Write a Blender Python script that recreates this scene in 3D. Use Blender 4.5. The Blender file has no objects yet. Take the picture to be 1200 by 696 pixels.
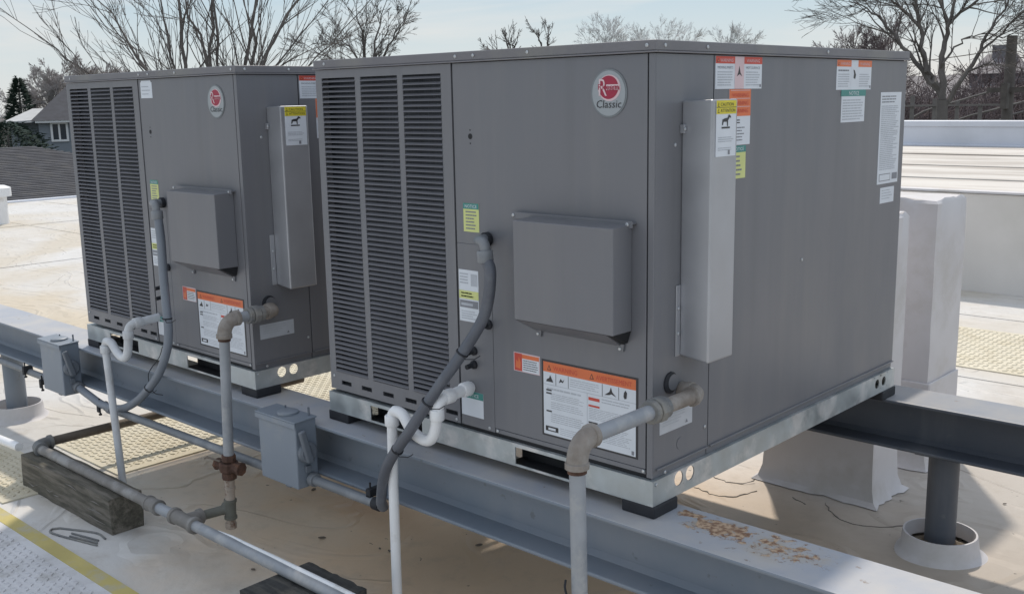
import bpy, bmesh, math, random
from mathutils import Vector, Matrix
rnd = random.Random(7)
SC = bpy.context.scene
COL = SC.collection
R = math.radians

# ------------------------------------------------------------------ camera, sky, sun, exposure
cd = bpy.data.cameras.new('camera')
cam = bpy.data.objects.new('camera', cd)
COL.objects.link(cam)
cam.location = (1.3511, -1.9154, 0.9494)
cam.rotation_euler = (1.3828, 0.0182, 0.7484)
cd.sensor_width = 36.0
cd.lens = 1219.53 / 1200 * 36
cd.clip_start = 0.05
cd.clip_end = 2000
SC.camera = cam

SUN_EL, SUN_AZ = 54.0, 36.0          # azimuth from +Y towards -X
W = bpy.data.worlds.new("World")
SC.world = W
W.use_nodes = True
wn, wl = W.node_tree.nodes, W.node_tree.links
wn.clear()
wo = wn.new('ShaderNodeOutputWorld')
bg = wn.new('ShaderNodeBackground')
sky = wn.new('ShaderNodeTexSky')
sky.sky_type = 'NISHITA'
sky.sun_disc = False
sky.sun_elevation = R(SUN_EL)
sky.sun_rotation = R(-SUN_AZ)
sky.air_density = 1.0
sky.dust_density = 1.2
sky.ozone_density = 1.2
SKY_STRENGTH = 0.085
bg.inputs['Strength'].default_value = SKY_STRENGTH
# thin high cloud veil over the whole sky, whiter towards the horizon as thin cloud is
tc = wn.new('ShaderNodeTexCoord')
mp = wn.new('ShaderNodeMapping')
mp.inputs['Scale'].default_value = (1.0, 1.0, 6.5)
mp.inputs['Rotation'].default_value = (0.05, 0.04, 0)
cn = wn.new('ShaderNodeTexNoise')
cn.inputs['Scale'].default_value = 2.6
cn.inputs['Detail'].default_value = 9
cn.inputs['Roughness'].default_value = 0.55
cn.inputs['Distortion'].default_value = 0.4
def wrng(x, a, b, c, d):
    n_ = wn.new('ShaderNodeMapRange')
    for k_, v_ in zip(('From Min', 'From Max', 'To Min', 'To Max'), (a, b, c, d)):
        n_.inputs[k_].default_value = v_
    wl.new(x, n_.inputs['Value'])
    return n_.outputs['Result']
def wmix(f, a, b):
    n_ = wn.new('ShaderNodeMix'); n_.data_type = 'RGBA'
    if isinstance(f, float): n_.inputs['Factor'].default_value = f
    else: wl.new(f, n_.inputs['Factor'])
    for k_, x in (('A', a), ('B', b)):
        if isinstance(x, tuple): n_.inputs[k_].default_value = (*x, 1)
        else: wl.new(x, n_.inputs[k_])
    return n_.outputs['Result']
wl.new(tc.outputs['Generated'], mp.inputs['Vector'])
wl.new(mp.outputs['Vector'], cn.inputs['Vector'])
sep = wn.new('ShaderNodeSeparateXYZ'); wl.new(tc.outputs['Generated'], sep.inputs[0])
low = wrng(sep.outputs['Z'], 0.0, 0.11, 1.0, 0.0)
high = wrng(sep.outputs['Z'], 0.10, 0.60, 0.0, 1.0)
veil = wmix(high, (4.1, 5.35, 6.2), (6.3, 7.0, 8.1))
veil = wmix(low, veil, (6.3, 6.6, 6.6))
veil = wmix(wrng(cn.outputs['Fac'], 0.46, 0.66, 0.0, 0.65), veil, (7.0, 6.7, 6.5))
full = wmix(0.88, sky.outputs['Color'], veil)
wl.new(full, bg.inputs['Color'])
wl.new(bg.outputs['Background'], wo.inputs['Surface'])

sd = bpy.data.lights.new('sun', 'SUN')
sd.energy = 2.0
sd.angle = R(2.5)
sd.color = (1.0, 0.91, 0.79)
sun = bpy.data.objects.new('sun', sd)
COL.objects.link(sun)
sdir = Vector((-math.sin(R(SUN_AZ)) * math.cos(R(SUN_EL)), math.cos(R(SUN_AZ)) * math.cos(R(SUN_EL)), math.sin(R(SUN_EL))))
sun.rotation_euler = sdir.to_track_quat('Z', 'Y').to_euler()
sun.location = sdir * 30

SC.view_settings.view_transform = 'Standard'
SC.view_settings.look = 'None'
SC.view_settings.gamma = 1
SC.view_settings.exposure = 0.48
SC.render.engine = 'CYCLES'

# ------------------------------------------------------------------ materials
def newmat(name):
    m = bpy.data.materials.new(name)
    m.use_nodes = True
    nt = m.node_tree
    return m, nt, nt.nodes['Principled BSDF']

def mat(name, col, rough=0.5, metal=0.0, var=0.12, vscale=6.0, col2=None, c2scale=3.0, c2lo=0.55, c2hi=0.7,
        bump=0.0, bscale=60.0, stretch=None, spec=0.5, rvar=0.0, detail=6, ranges=True):
    m, nt, b = newmat(name)
    n, l = nt.nodes, nt.links
    tc = n.new('ShaderNodeTexCoord')
    src = tc.outputs['Object']
    if stretch:
        mp = n.new('ShaderNodeMapping')
        mp.inputs['Scale'].default_value = stretch
        l.new(src, mp.inputs['Vector'])
        src = mp.outputs['Vector']
    nz = n.new('ShaderNodeTexNoise')
    nz.inputs['Scale'].default_value = vscale
    nz.inputs['Detail'].default_value = detail
    l.new(src, nz.inputs['Vector'])
    mr = n.new('ShaderNodeMapRange')
    mr.inputs['From Min'].default_value = 0.25
    mr.inputs['From Max'].default_value = 0.75
    mr.inputs['To Min'].default_value = 1 - var
    mr.inputs['To Max'].default_value = 1 + var
    l.new(nz.outputs['Fac'], mr.inputs['Value'])
    hsv = n.new('ShaderNodeHueSaturation')
    hsv.inputs['Color'].default_value = (*col, 1)
    l.new(mr.outputs['Result'], hsv.inputs['Value'])
    out = hsv.outputs['Color']
    if col2:
        n2 = n.new('ShaderNodeTexNoise')
        n2.inputs['Scale'].default_value = c2scale
        n2.inputs['Detail'].default_value = 8
        n2.inputs['Roughness'].default_value = 0.62
        l.new(src, n2.inputs['Vector'])
        r2 = n.new('ShaderNodeMapRange')
        r2.inputs['From Min'].default_value = c2lo
        r2.inputs['From Max'].default_value = c2hi
        l.new(n2.outputs['Fac'], r2.inputs['Value'])
        mx = n.new('ShaderNodeMix')
        mx.data_type = 'RGBA'
        mx.inputs['B'].default_value = (*col2, 1)
        l.new(r2.outputs['Result'], mx.inputs['Factor'])
        l.new(out, mx.inputs['A'])
        out = mx.outputs['Result']
    l.new(out, b.inputs['Base Color'])
    b.inputs['Roughness'].default_value = rough
    if rvar:
        rr = n.new('ShaderNodeMapRange')
        rr.inputs['From Min'].default_value = 0.3
        rr.inputs['From Max'].default_value = 0.7
        rr.inputs['To Min'].default_value = max(0.05, rough - rvar)
        rr.inputs['To Max'].default_value = min(1, rough + rvar)
        l.new(nz.outputs['Fac'], rr.inputs['Value'])
        l.new(rr.outputs['Result'], b.inputs['Roughness'])
    b.inputs['Metallic'].default_value = metal
    b.inputs['Specular IOR Level'].default_value = spec
    if bump:
        nb = n.new('ShaderNodeTexNoise')
        nb.inputs['Scale'].default_value = bscale
        nb.inputs['Detail'].default_value = 5
        l.new(src, nb.inputs['Vector'])
        bp = n.new('ShaderNodeBump')
        bp.inputs['Strength'].default_value = bump
        bp.inputs['Distance'].default_value = 0.004
        l.new(nb.outputs['Fac'], bp.inputs['Height'])
        l.new(bp.outputs['Normal'], b.inputs['Normal'])
    return m

M = {}
def paint_mat():
    m, nt, b = newmat('cabinet_paint')
    n, l = nt.nodes, nt.links
    tc = n.new('ShaderNodeTexCoord')
    def noise(sc, st, d=6, r_=0.6):
        mp = n.new('ShaderNodeMapping'); mp.inputs['Scale'].default_value = st
        l.new(tc.outputs['Object'], mp.inputs['Vector'])
        z = n.new('ShaderNodeTexNoise'); z.inputs['Scale'].default_value = sc; z.inputs['Detail'].default_value = d; z.inputs['Roughness'].default_value = r_
        l.new(mp.outputs['Vector'], z.inputs['Vector'])
        return z.outputs['Fac']
    def rng(x, a, b_, c=0, d=1):
        r_ = n.new('ShaderNodeMapRange')
        for k, v in zip(('From Min', 'From Max', 'To Min', 'To Max'), (a, b_, c, d)): r_.inputs[k].default_value = v
        l.new(x, r_.inputs['Value']); return r_.outputs['Result']
    def mixc(f, a, b_):
        q = n.new('ShaderNodeMix'); q.data_type = 'RGBA'
        l.new(f, q.inputs['Factor'])
        for k, x in (('A', a), ('B', b_)):
            if isinstance(x, tuple): q.inputs[k].default_value = (*x, 1)
            else: l.new(x, q.inputs[k])
        return q.outputs['Result']
    base = mixc(rng(noise(1.3, (1, 1, 1), 4), 0.35, 0.65), (0.178, 0.184, 0.205), (0.192, 0.192, 0.208))
    base = mixc(rng(noise(16, (1, 1, 0.06), 6), 0.50, 0.75, 0, 0.35), base, (0.235, 0.232, 0.232))     # dried rain streaks
    base = mixc(rng(noise(11, (1, 1, 0.05), 6), 0.56, 0.78, 0, 0.30), base, (0.13, 0.133, 0.145))
    base = mixc(rng(noise(70, (1, 1, 1), 3), 0.68, 0.76, 0, 0.30), base, (0.26, 0.255, 0.25))          # dust specks
    l.new(base, b.inputs['Base Color'])
    l.new(rng(noise(5, (1, 1, 0.3), 5), 0.3, 0.7, 0.34, 0.54), b.inputs['Roughness'])
    b.inputs['Metallic'].default_value = 0.2
    b1 = n.new('ShaderNodeBump'); b1.inputs['Strength'].default_value = 0.35; b1.inputs['Distance'].default_value = 0.012
    l.new(noise(2.2, (1, 1, 1), 1), b1.inputs['Height'])
    b2 = n.new('ShaderNodeBump'); b2.inputs['Strength'].default_value = 0.06; b2.inputs['Distance'].default_value = 0.001
    l.new(noise(420, (1, 1, 1), 2), b2.inputs['Height']); l.new(b1.outputs['Normal'], b2.inputs['Normal'])
    l.new(b2.outputs['Normal'], b.inputs['Normal'])
    return m
M['paint'] = paint_mat()
M['lid'] = mat('lid_paint', (0.19, 0.185, 0.20), 0.45, 0.2, 0.10, 5, (0.23, 0.225, 0.215), 4, 0.5, 0.7, 0.08, 200)
M['slat'] = mat('slat_paint', (0.19, 0.19, 0.21), 0.45, 0.2, 0.06, 6)
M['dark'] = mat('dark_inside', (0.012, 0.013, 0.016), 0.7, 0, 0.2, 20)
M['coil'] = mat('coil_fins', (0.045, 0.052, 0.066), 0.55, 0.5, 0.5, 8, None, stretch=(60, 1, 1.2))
M['galv'] = mat('galvanised_steel', (0.42, 0.46, 0.48), 0.42, 0.55, 0.18, 18, (0.62, 0.63, 0.64), 7, 0.50, 0.62, 0.05, 90, rvar=0.12)
M['galvf'] = mat('galvanised_flue', (0.43, 0.44, 0.47), 0.40, 0.6, 0.10, 7, (0.45, 0.44, 0.43), 3, 0.5, 0.7, 0.04, 60, rvar=0.08)
M['rubber'] = mat('black_rubber', (0.018, 0.02, 0.026), 0.7, 0, 0.3, 20)
M['screw'] = mat('zinc_screw', (0.5, 0.52, 0.54), 0.35, 0.8, 0.1, 30)
M['white'] = mat('label_white', (0.66, 0.70, 0.76), 0.35, 0, 0.04, 20)
M['silver'] = mat('label_silver', (0.50, 0.53, 0.58), 0.3, 0.15, 0.06, 30)
M['orange'] = mat('label_orange', (0.70, 0.17, 0.06), 0.4, 0, 0.06, 20)
M['red'] = mat('label_red', (0.56, 0.07, 0.045), 0.4, 0, 0.06, 20)
M['pink'] = mat('label_pink', (0.66, 0.50, 0.53), 0.4, 0, 0.06, 20)
M['yellow'] = mat('label_yellow', (0.68, 0.58, 0.04), 0.4, 0, 0.06, 20)
M['lemon'] = mat('label_lemon', (0.62, 0.66, 0.26), 0.4, 0, 0.06, 20)
M['teal'] = mat('label_teal', (0.05, 0.24, 0.22), 0.4, 0, 0.06, 20)
M['black'] = mat('label_black', (0.03, 0.03, 0.035), 0.4, 0, 0.06, 20)
M['ink'] = mat('label_ink', (0.22, 0.23, 0.26), 0.5, 0, 0.1, 20)
M['inkpale'] = mat('label_pale_ink', (0.44, 0.47, 0.52), 0.5, 0, 0.1, 20)
M['badge'] = mat('badge_silver', (0.36, 0.39, 0.42), 0.28, 0.3, 0.05, 20)
M['badgerim'] = mat('badge_rim', (0.22, 0.24, 0.26), 0.3, 0.4, 0.05, 20)
M['badgered'] = mat('badge_red', (0.34, 0.025, 0.06), 0.3, 0, 0.05, 20)
M['beam'] = None
M['conduit'] = mat('grey_conduit', (0.185, 0.20, 0.22), 0.5, 0.1, 0.12, 12, (0.30, 0.31, 0.33), 7, 0.5, 0.7)
M['flexdark'] = mat('grey_flexible_conduit', (0.105, 0.115, 0.14), 0.45, 0, 0.12, 12, (0.16, 0.17, 0.19), 6, 0.5, 0.7)
M['flex'] = mat('pale_flexible_conduit', (0.20, 0.225, 0.265), 0.5, 0, 0.1, 12)
M['pvc'] = mat('white_pvc', (0.80, 0.81, 0.83), 0.4, 0, 0.06, 9, (0.52, 0.50, 0.47), 8, 0.56, 0.72)
M['pvcold'] = mat('grey_white_pvc', (0.62, 0.64, 0.67), 0.45, 0, 0.08, 9, (0.46, 0.46, 0.46), 8, 0.5, 0.7)
M['gas'] = mat('painted_gas_pipe', (0.30, 0.32, 0.35), 0.5, 0.1, 0.14, 14, (0.42, 0.42, 0.42), 9, 0.5, 0.66, 0.1, 90)
M['gasfit'] = mat('weathered_fitting', (0.23, 0.20, 0.175), 0.65, 0.1, 0.2, 25, (0.33, 0.31, 0.29), 14, 0.45, 0.65, 0.25, 120)
M['gasdark'] = mat('dull_grey_fitting', (0.17, 0.175, 0.18), 0.6, 0.1, 0.2, 25, (0.25, 0.24, 0.22), 14, 0.45, 0.65, 0.25, 120)
M['rust'] = mat('rusty_iron', (0.085, 0.045, 0.032), 0.85, 0, 0.4, 40, (0.17, 0.08, 0.045), 30, 0.5, 0.65, 0.5, 150)
M['rustlt'] = mat('rust_stained_nipple', (0.38, 0.32, 0.27), 0.7, 0, 0.25, 30, (0.16, 0.09, 0.06), 22, 0.52, 0.62, 0.2, 120)
M['maingrey'] = mat('weathered_main_pipe', (0.205, 0.195, 0.185), 0.6, 0.1, 0.2, 18, (0.30, 0.295, 0.29), 9, 0.48, 0.62, 0.2, 90)
M['greenpipe'] = mat('dull_olive_pipe', (0.135, 0.135, 0.115), 0.7, 0, 0.2, 18, (0.20, 0.185, 0.15), 9, 0.5, 0.7, 0.2, 90)
M['mainbrown'] = mat('brown_main_pipe', (0.13, 0.105, 0.085), 0.75, 0, 0.2, 18, (0.20, 0.17, 0.13), 9, 0.5, 0.7, 0.2, 90)
M['box'] = mat('disconnect_paint', (0.215, 0.25, 0.30), 0.45, 0.15, 0.06, 6, (0.27, 0.29, 0.31), 5, 0.55, 0.75, 0.06, 150)
M['boxdark'] = mat('disconnect_handle', (0.15, 0.17, 0.20), 0.5, 0, 0.08, 9)
M['wood'] = mat('weathered_timber', (0.105, 0.097, 0.078), 0.9, 0, 0.45, 14, (0.19, 0.17, 0.145), 7, 0.46, 0.64, 0.9, 40, stretch=(0.5, 5, 5))
M['wooddark'] = mat('dark_timber', (0.05, 0.05, 0.05), 0.85, 0, 0.4, 14, (0.09, 0.085, 0.075), 7, 0.5, 0.66, 0.9, 40, stretch=(0.5, 5, 5))
M['wrap'] = mat('wrapped_membrane', (0.60, 0.585, 0.60), 0.55, 0, 0.08, 4, (0.48, 0.455, 0.43), 3.2, 0.5, 0.72, 0.35, 9)
M['upperwrap'] = mat('step_membrane', (0.66, 0.63, 0.60), 0.6, 0, 0.07, 2, (0.60, 0.575, 0.54), 1.6, 0.5, 0.7, 0.2, 4)
M['metalwhite'] = mat('coping_metal', (0.60, 0.63, 0.70), 0.5, 0.1, 0.08, 2, (0.54, 0.57, 0.63), 1.2, 0.5, 0.7)
M['yellowstripe'] = mat('yellow_border', (0.50, 0.42, 0.15), 0.65, 0, 0.14, 6, (0.44, 0.41, 0.30), 9, 0.5, 0.66, 0.2, 60)
M['padgrey'] = mat('pad_grey', (0.62, 0.62, 0.64), 0.6, 0, 0.12, 4, (0.37, 0.36, 0.34), 5, 0.5, 0.7, 0.2, 60)
M['padcream'] = mat('pad_cream', (0.62, 0.57, 0.45), 0.65, 0, 0.10, 5, (0.52, 0.46, 0.33), 4, 0.48, 0.68, 0.2, 60)
M['tar'] = mat('seam_dirt', (0.20, 0.185, 0.17), 0.8, 0, 0.3, 30)
M['mud'] = mat('pitch_fill', (0.15, 0.115, 0.08), 0.9, 0, 0.5, 30, (0.30, 0.27, 0.22), 26, 0.5, 0.6, 1.0, 60)
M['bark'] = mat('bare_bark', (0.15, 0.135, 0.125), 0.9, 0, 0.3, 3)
M['barkfar'] = mat('far_bark', (0.40, 0.37, 0.36), 0.95, 0, 0.2, 1)  # distance haze put into the bark colour
M['hazebark'] = mat('hazy_bark', (0.62, 0.62, 0.62), 0.95, 0, 0.2, 1)  # paler still: haze of the farthest trees painted into the bark
M['barkbrush'] = mat('thicket_twigs', (0.15, 0.12, 0.12), 0.95, 0, 0.35, 1)
M['green'] = mat('evergreen_needles', (0.035, 0.06, 0.045), 0.8, 0, 0.5, 3)
M['shingle'] = mat('asphalt_shingles', (0.060, 0.063, 0.075), 0.9, 0, 0.25, 4, (0.085, 0.085, 0.09), 3, 0.5, 0.7)
M['shinglelit'] = mat('sunlit_porch_roofing', (0.42, 0.43, 0.44), 0.7, 0, 0.1, 3)  # sunlight on the porch roof painted into its pale colour
M['shingle2'] = mat('dark_shingles', (0.045, 0.048, 0.06), 0.9, 0, 0.25, 4)
M['siding'] = mat('blue_grey_siding', (0.19, 0.215, 0.245), 0.7, 0, 0.08, 2)
M['trimw'] = mat('white_trim', (0.68, 0.69, 0.70), 0.5, 0, 0.04, 2)
M['glass'] = mat('dark_window_glass', (0.04, 0.05, 0.06), 0.12, 0, 0.1, 2)
M['farhouse'] = mat('far_house_wall', (0.19, 0.18, 0.19), 0.8, 0, 0.1, 1)
M['brownwall'] = mat('brown_boarding', (0.13, 0.105, 0.105), 0.9, 0, 0.2, 2)
M['pole'] = mat('pole_wood', (0.14, 0.125, 0.115), 0.9, 0, 0.25, 6)
M['fence'] = mat('fence_wood', (0.20, 0.185, 0.175), 0.9, 0, 0.2, 3)

def beam_mat(name, c1, c2, k1, k2):
    m, nt, b = newmat(name)
    n, l = nt.nodes, nt.links
    geo = n.new('ShaderNodeNewGeometry')
    def noise(s, d=6, r=0.6, dist=0.0, st=(1, 1, 1)):
        z = n.new('ShaderNodeTexNoise')
        z.inputs['Scale'].default_value = s
        z.inputs['Detail'].default_value = d
        z.inputs['Roughness'].default_value = r
        z.inputs['Distortion'].default_value = dist
        mp = n.new('ShaderNodeMapping'); mp.inputs['Scale'].default_value = st
        l.new(geo.outputs['Position'], mp.inputs['Vector']); l.new(mp.outputs['Vector'], z.inputs['Vector'])
        return z.outputs['Fac']
    def rng(x, a, b_, c=0, d=1):
        r_ = n.new('ShaderNodeMapRange')
        for k, v in zip(('From Min', 'From Max', 'To Min', 'To Max'), (a, b_, c, d)):
            r_.inputs[k].default_value = v
        l.new(x, r_.inputs['Value'])
        return r_.outputs['Result']
    def mth(op, a, b_=None):
        q = n.new('ShaderNodeMath'); q.operation = op
        for i, x in enumerate((a, b_)):
            if x is None: continue
            if isinstance(x, (int, float)): q.inputs[i].default_value = x
            else: l.new(x, q.inputs[i])
        return q.outputs[0]
    def mixc(f, a, b_):
        q = n.new('ShaderNodeMix'); q.data_type = 'RGBA'
        l.new(f, q.inputs['Factor'])
        for k, x in (('A', a), ('B', b_)):
            if isinstance(x, tuple): q.inputs[k].default_value = (*x, 1)
            else: l.new(x, q.inputs[k])
        return q.outputs['Result']
    base = mixc(rng(noise(3.0), 0.4, 0.65), c1, c2)
    base = mixc(rng(noise(2.2, 7, 0.65, 0.0, (1, 1, .12)), 0.52, 0.75, 0, .4), base, (0.33, 0.33, 0.33))
    base = mixc(rng(noise(24, 5, 0.6), 0.64, 0.70, 0, .6), base, (0.13, 0.14, 0.155))
    sep = n.new('ShaderNodeSeparateXYZ'); l.new(geo.outputs['Normal'], sep.inputs[0])
    pz = n.new('ShaderNodeSeparateXYZ'); l.new(geo.outputs['Position'], pz.inputs[0])
    up = mth('MULTIPLY', rng(sep.outputs['Z'], 0.5, 0.9), rng(pz.outputs['Z'], -0.06, -0.045))   # kept to the top flange; the lower flange stays darker
    # the weathered, chalky upper face with peeling rust beside the near unit's foot
    chalk = mixc(rng(noise(5.0), 0.35, 0.7), k1, k2)
    base = mixc(up, base, chalk)
    pos = n.new('ShaderNodeSeparateXYZ'); l.new(geo.outputs['Position'], pos.inputs[0])
    def blob(cx, cy, rx, ry):
        dx = mth('DIVIDE', mth('SUBTRACT', pos.outputs['X'], cx), rx)
        dy = mth('DIVIDE', mth('SUBTRACT', pos.outputs['Y'], cy), ry)
        return mth('SQRT', mth('ADD', mth('MULTIPLY', dx, dx), mth('MULTIPLY', dy, dy)))
    near = mth('MAXIMUM', mth('MAXIMUM', rng(blob(0.155, 0.050, 0.075, 0.040), 1.7, 0.3), rng(blob(0.06, 0.075, 0.06, 0.022), 1.6, 0.3, 0, .75)),
               rng(blob(0.31, 0.045, 0.13, 0.07), 1.3, 0.3, 0, .55))
    det = noise(34, 9, 0.72, 0.4)
    f = mth('MULTIPLY', rng(mth('ADD', det, mth('MULTIPLY', near, 0.34)), 0.65, 0.70), mth('MULTIPLY', up, rng(near, 0.02, 0.12)))
    halo = mth('MULTIPLY', rng(mth('ADD', noise(20, 6), mth('MULTIPLY', near, 0.35)), 0.58, 0.85), mth('MULTIPLY', up, 0.55))
    base = mixc(mth('MULTIPLY', halo, rng(near, 0, .2)), base, (0.40, 0.34, 0.26))
    rustc = mixc(rng(noise(75, 4), 0.42, 0.58), (0.22, 0.12, 0.07), (0.52, 0.38, 0.26))
    base = mixc(f, base, rustc)
    spots = mth('MULTIPLY', rng(noise(28, 5, 0.65), 0.66, 0.70), mth('MULTIPLY', up, 0.8))
    base = mixc(spots, base, (0.22, 0.18, 0.15))
    l.new(base, b.inputs['Base Color'])
    b.inputs['Roughness'].default_value = 0.5
    bp = n.new('ShaderNodeBump')
    bp.inputs['Strength'].default_value = 0.5
    bp.inputs['Distance'].default_value = 0.003
    l.new(mth('ADD', mth('MULTIPLY', noise(45), 0.25), f), bp.inputs['Height'])
    l.new(bp.outputs['Normal'], b.inputs['Normal'])
    return m
M['beam'] = beam_mat('beam_paint', (0.184, 0.220, 0.268), (0.225, 0.25, 0.29), (0.34, 0.37, 0.43), (0.47, 0.455, 0.44))
M['beamshade'] = beam_mat('shaded_beam_paint', (0.075, 0.088, 0.112), (0.10, 0.11, 0.13), (0.24, 0.26, 0.30), (0.33, 0.32, 0.31))  # darker copy of the beam paint, shade under the units painted in

def roof_mat():
    m, nt, b = newmat('white_roof_membrane')
    n, l = nt.nodes, nt.links
    geo = n.new('ShaderNodeNewGeometry')
    def noise(s, d=7, r=0.6, dist=0.0, st=None):
        z = n.new('ShaderNodeTexNoise')
        z.inputs['Scale'].default_value = s
        z.inputs['Detail'].default_value = d
        z.inputs['Roughness'].default_value = r
        z.inputs['Distortion'].default_value = dist
        if st:
            mp = n.new('ShaderNodeMapping'); mp.inputs['Scale'].default_value = st
            l.new(geo.outputs['Position'], mp.inputs['Vector']); l.new(mp.outputs['Vector'], z.inputs['Vector'])
        else:
            l.new(geo.outputs['Position'], z.inputs['Vector'])
        return z.outputs['Fac']
    def rng(x, a, b_, c=0, d=1):
        r_ = n.new('ShaderNodeMapRange')
        for k, v in zip(('From Min', 'From Max', 'To Min', 'To Max'), (a, b_, c, d)):
            r_.inputs[k].default_value = v
        l.new(x, r_.inputs['Value'])
        return r_.outputs['Result']
    def mth(op, a, b_=None):
        q = n.new('ShaderNodeMath'); q.operation = op
        for i, x in enumerate((a, b_)):
            if x is None: continue
            if isinstance(x, (int, float)): q.inputs[i].default_value = x
            else: l.new(x, q.inputs[i])
        return q.outputs[0]
    def mixc(f, a, b_):
        q = n.new('ShaderNodeMix'); q.data_type = 'RGBA'
        l.new(f, q.inputs['Factor'])
        for k, x in (('A', a), ('B', b_)):
            if isinstance(x, tuple): q.inputs[k].default_value = (*x, 1)
            else: l.new(x, q.inputs[k])
        return q.outputs['Result']
    pos = n.new('ShaderNodeSeparateXYZ'); l.new(geo.outputs['Position'], pos.inputs[0])
    base = mixc(rng(noise(1.1), 0.35, 0.65), (0.64, 0.635, 0.63), (0.57, 0.56, 0.545))
    # ponding dirt left where water stands, tan with darker rims
    pond = rng(noise(0.45, 5, 0.5, 0.6), 0.46, 0.62)
    base = mixc(mth('MULTIPLY', pond, 0.65), base, (0.50, 0.43, 0.32))
    # the large stained area that has dried out under and before the units
    def blob(cx, cy, rx, ry):
        dx = mth('DIVIDE', mth('SUBTRACT', pos.outputs['X'], cx), rx)
        dy = mth('DIVIDE', mth('SUBTRACT', pos.outputs['Y'], cy), ry)
        return mth('SQRT', mth('ADD', mth('MULTIPLY', dx, dx), mth('MULTIPLY', dy, dy)))
    wob = mth('MULTIPLY', mth('SUBTRACT', noise(1.8, 6, 0.6), 0.5), 1.3)
    st = rng(mth('ADD', blob(-0.80, 0.68, 2.0, 1.08), wob), 1.15, 0.6)
    base = mixc(mth('MULTIPLY', st, 0.9), base, (0.64, 0.475, 0.32))
    st2 = rng(mth('ADD', blob(-1.55, 0.38, 0.42, 0.16), wob), 1.1, 0.2)
    base = mixc(mth('MULTIPLY', st2, 0.6), base, (0.36, 0.215, 0.12))
    st3 = rng(mth('ADD', blob(-6.4, 0.9, 2.2, 0.8), wob), 1.2, 0.6)
    base = mixc(mth('MULTIPLY', st3, 0.6), base, (0.52, 0.42, 0.27))
    dirt_shade = rng(mth('ADD', blob(0.9, 2.0, 1.8, 1.7), wob), 1.15, 0.6)  # dirty ground at right, darkened further for the shade lying on it
    base = mixc(mth('MULTIPLY', dirt_shade, 0.85), base, (0.42, 0.375, 0.325))
    grime = rng(noise(9, 9, 0.7), 0.52, 0.72)
    base = mixc(mth('MULTIPLY', grime, 0.35), base, (0.33, 0.28, 0.22))
    specks = rng(noise(34, 4, 0.5), 0.725, 0.75)
    base = mixc(mth('MULTIPLY', specks, 0.8), base, (0.10, 0.085, 0.07))
    l.new(base, b.inputs['Base Color'])
    b.inputs['Roughness'].default_value = 0.55
    bp = n.new('ShaderNodeBump')
    bp.inputs['Strength'].default_value = 0.45
    bp.inputs['Distance'].default_value = 0.03
    ridge = mth('ABSOLUTE', mth('SUBTRACT', noise(0.9, 3, 0.5, 1.5, (1, 1.6, 1)), 0.5))
    wr = rng(ridge, 0.0, 0.03, 0.55, 0.0)
    l.new(mth('ADD', mth('ADD', noise(1.6, 4, 0.5, 1.2), wr), mth('MULTIPLY', noise(30), 0.12)), bp.inputs['Height'])
    l.new(bp.outputs['Normal'], b.inputs['Normal'])
    return m
M['roof'] = roof_mat()
M['raised'] = mat('raised_roof_membrane', (0.60, 0.57, 0.53), 0.6, 0, 0.10, 1.2, (0.40, 0.36, 0.32), 1.6, 0.46, 0.62, 0.2, 20, stretch=(0.25, 1.6, 1))  # darker streaks stand in for branch shadows across the raised roof
M['ground'] = mat('winter_ground', (0.10, 0.095, 0.065), 0.95, 0, 0.3, 0.2, (0.07, 0.08, 0.045), 0.1, 0.45, 0.6)

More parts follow.
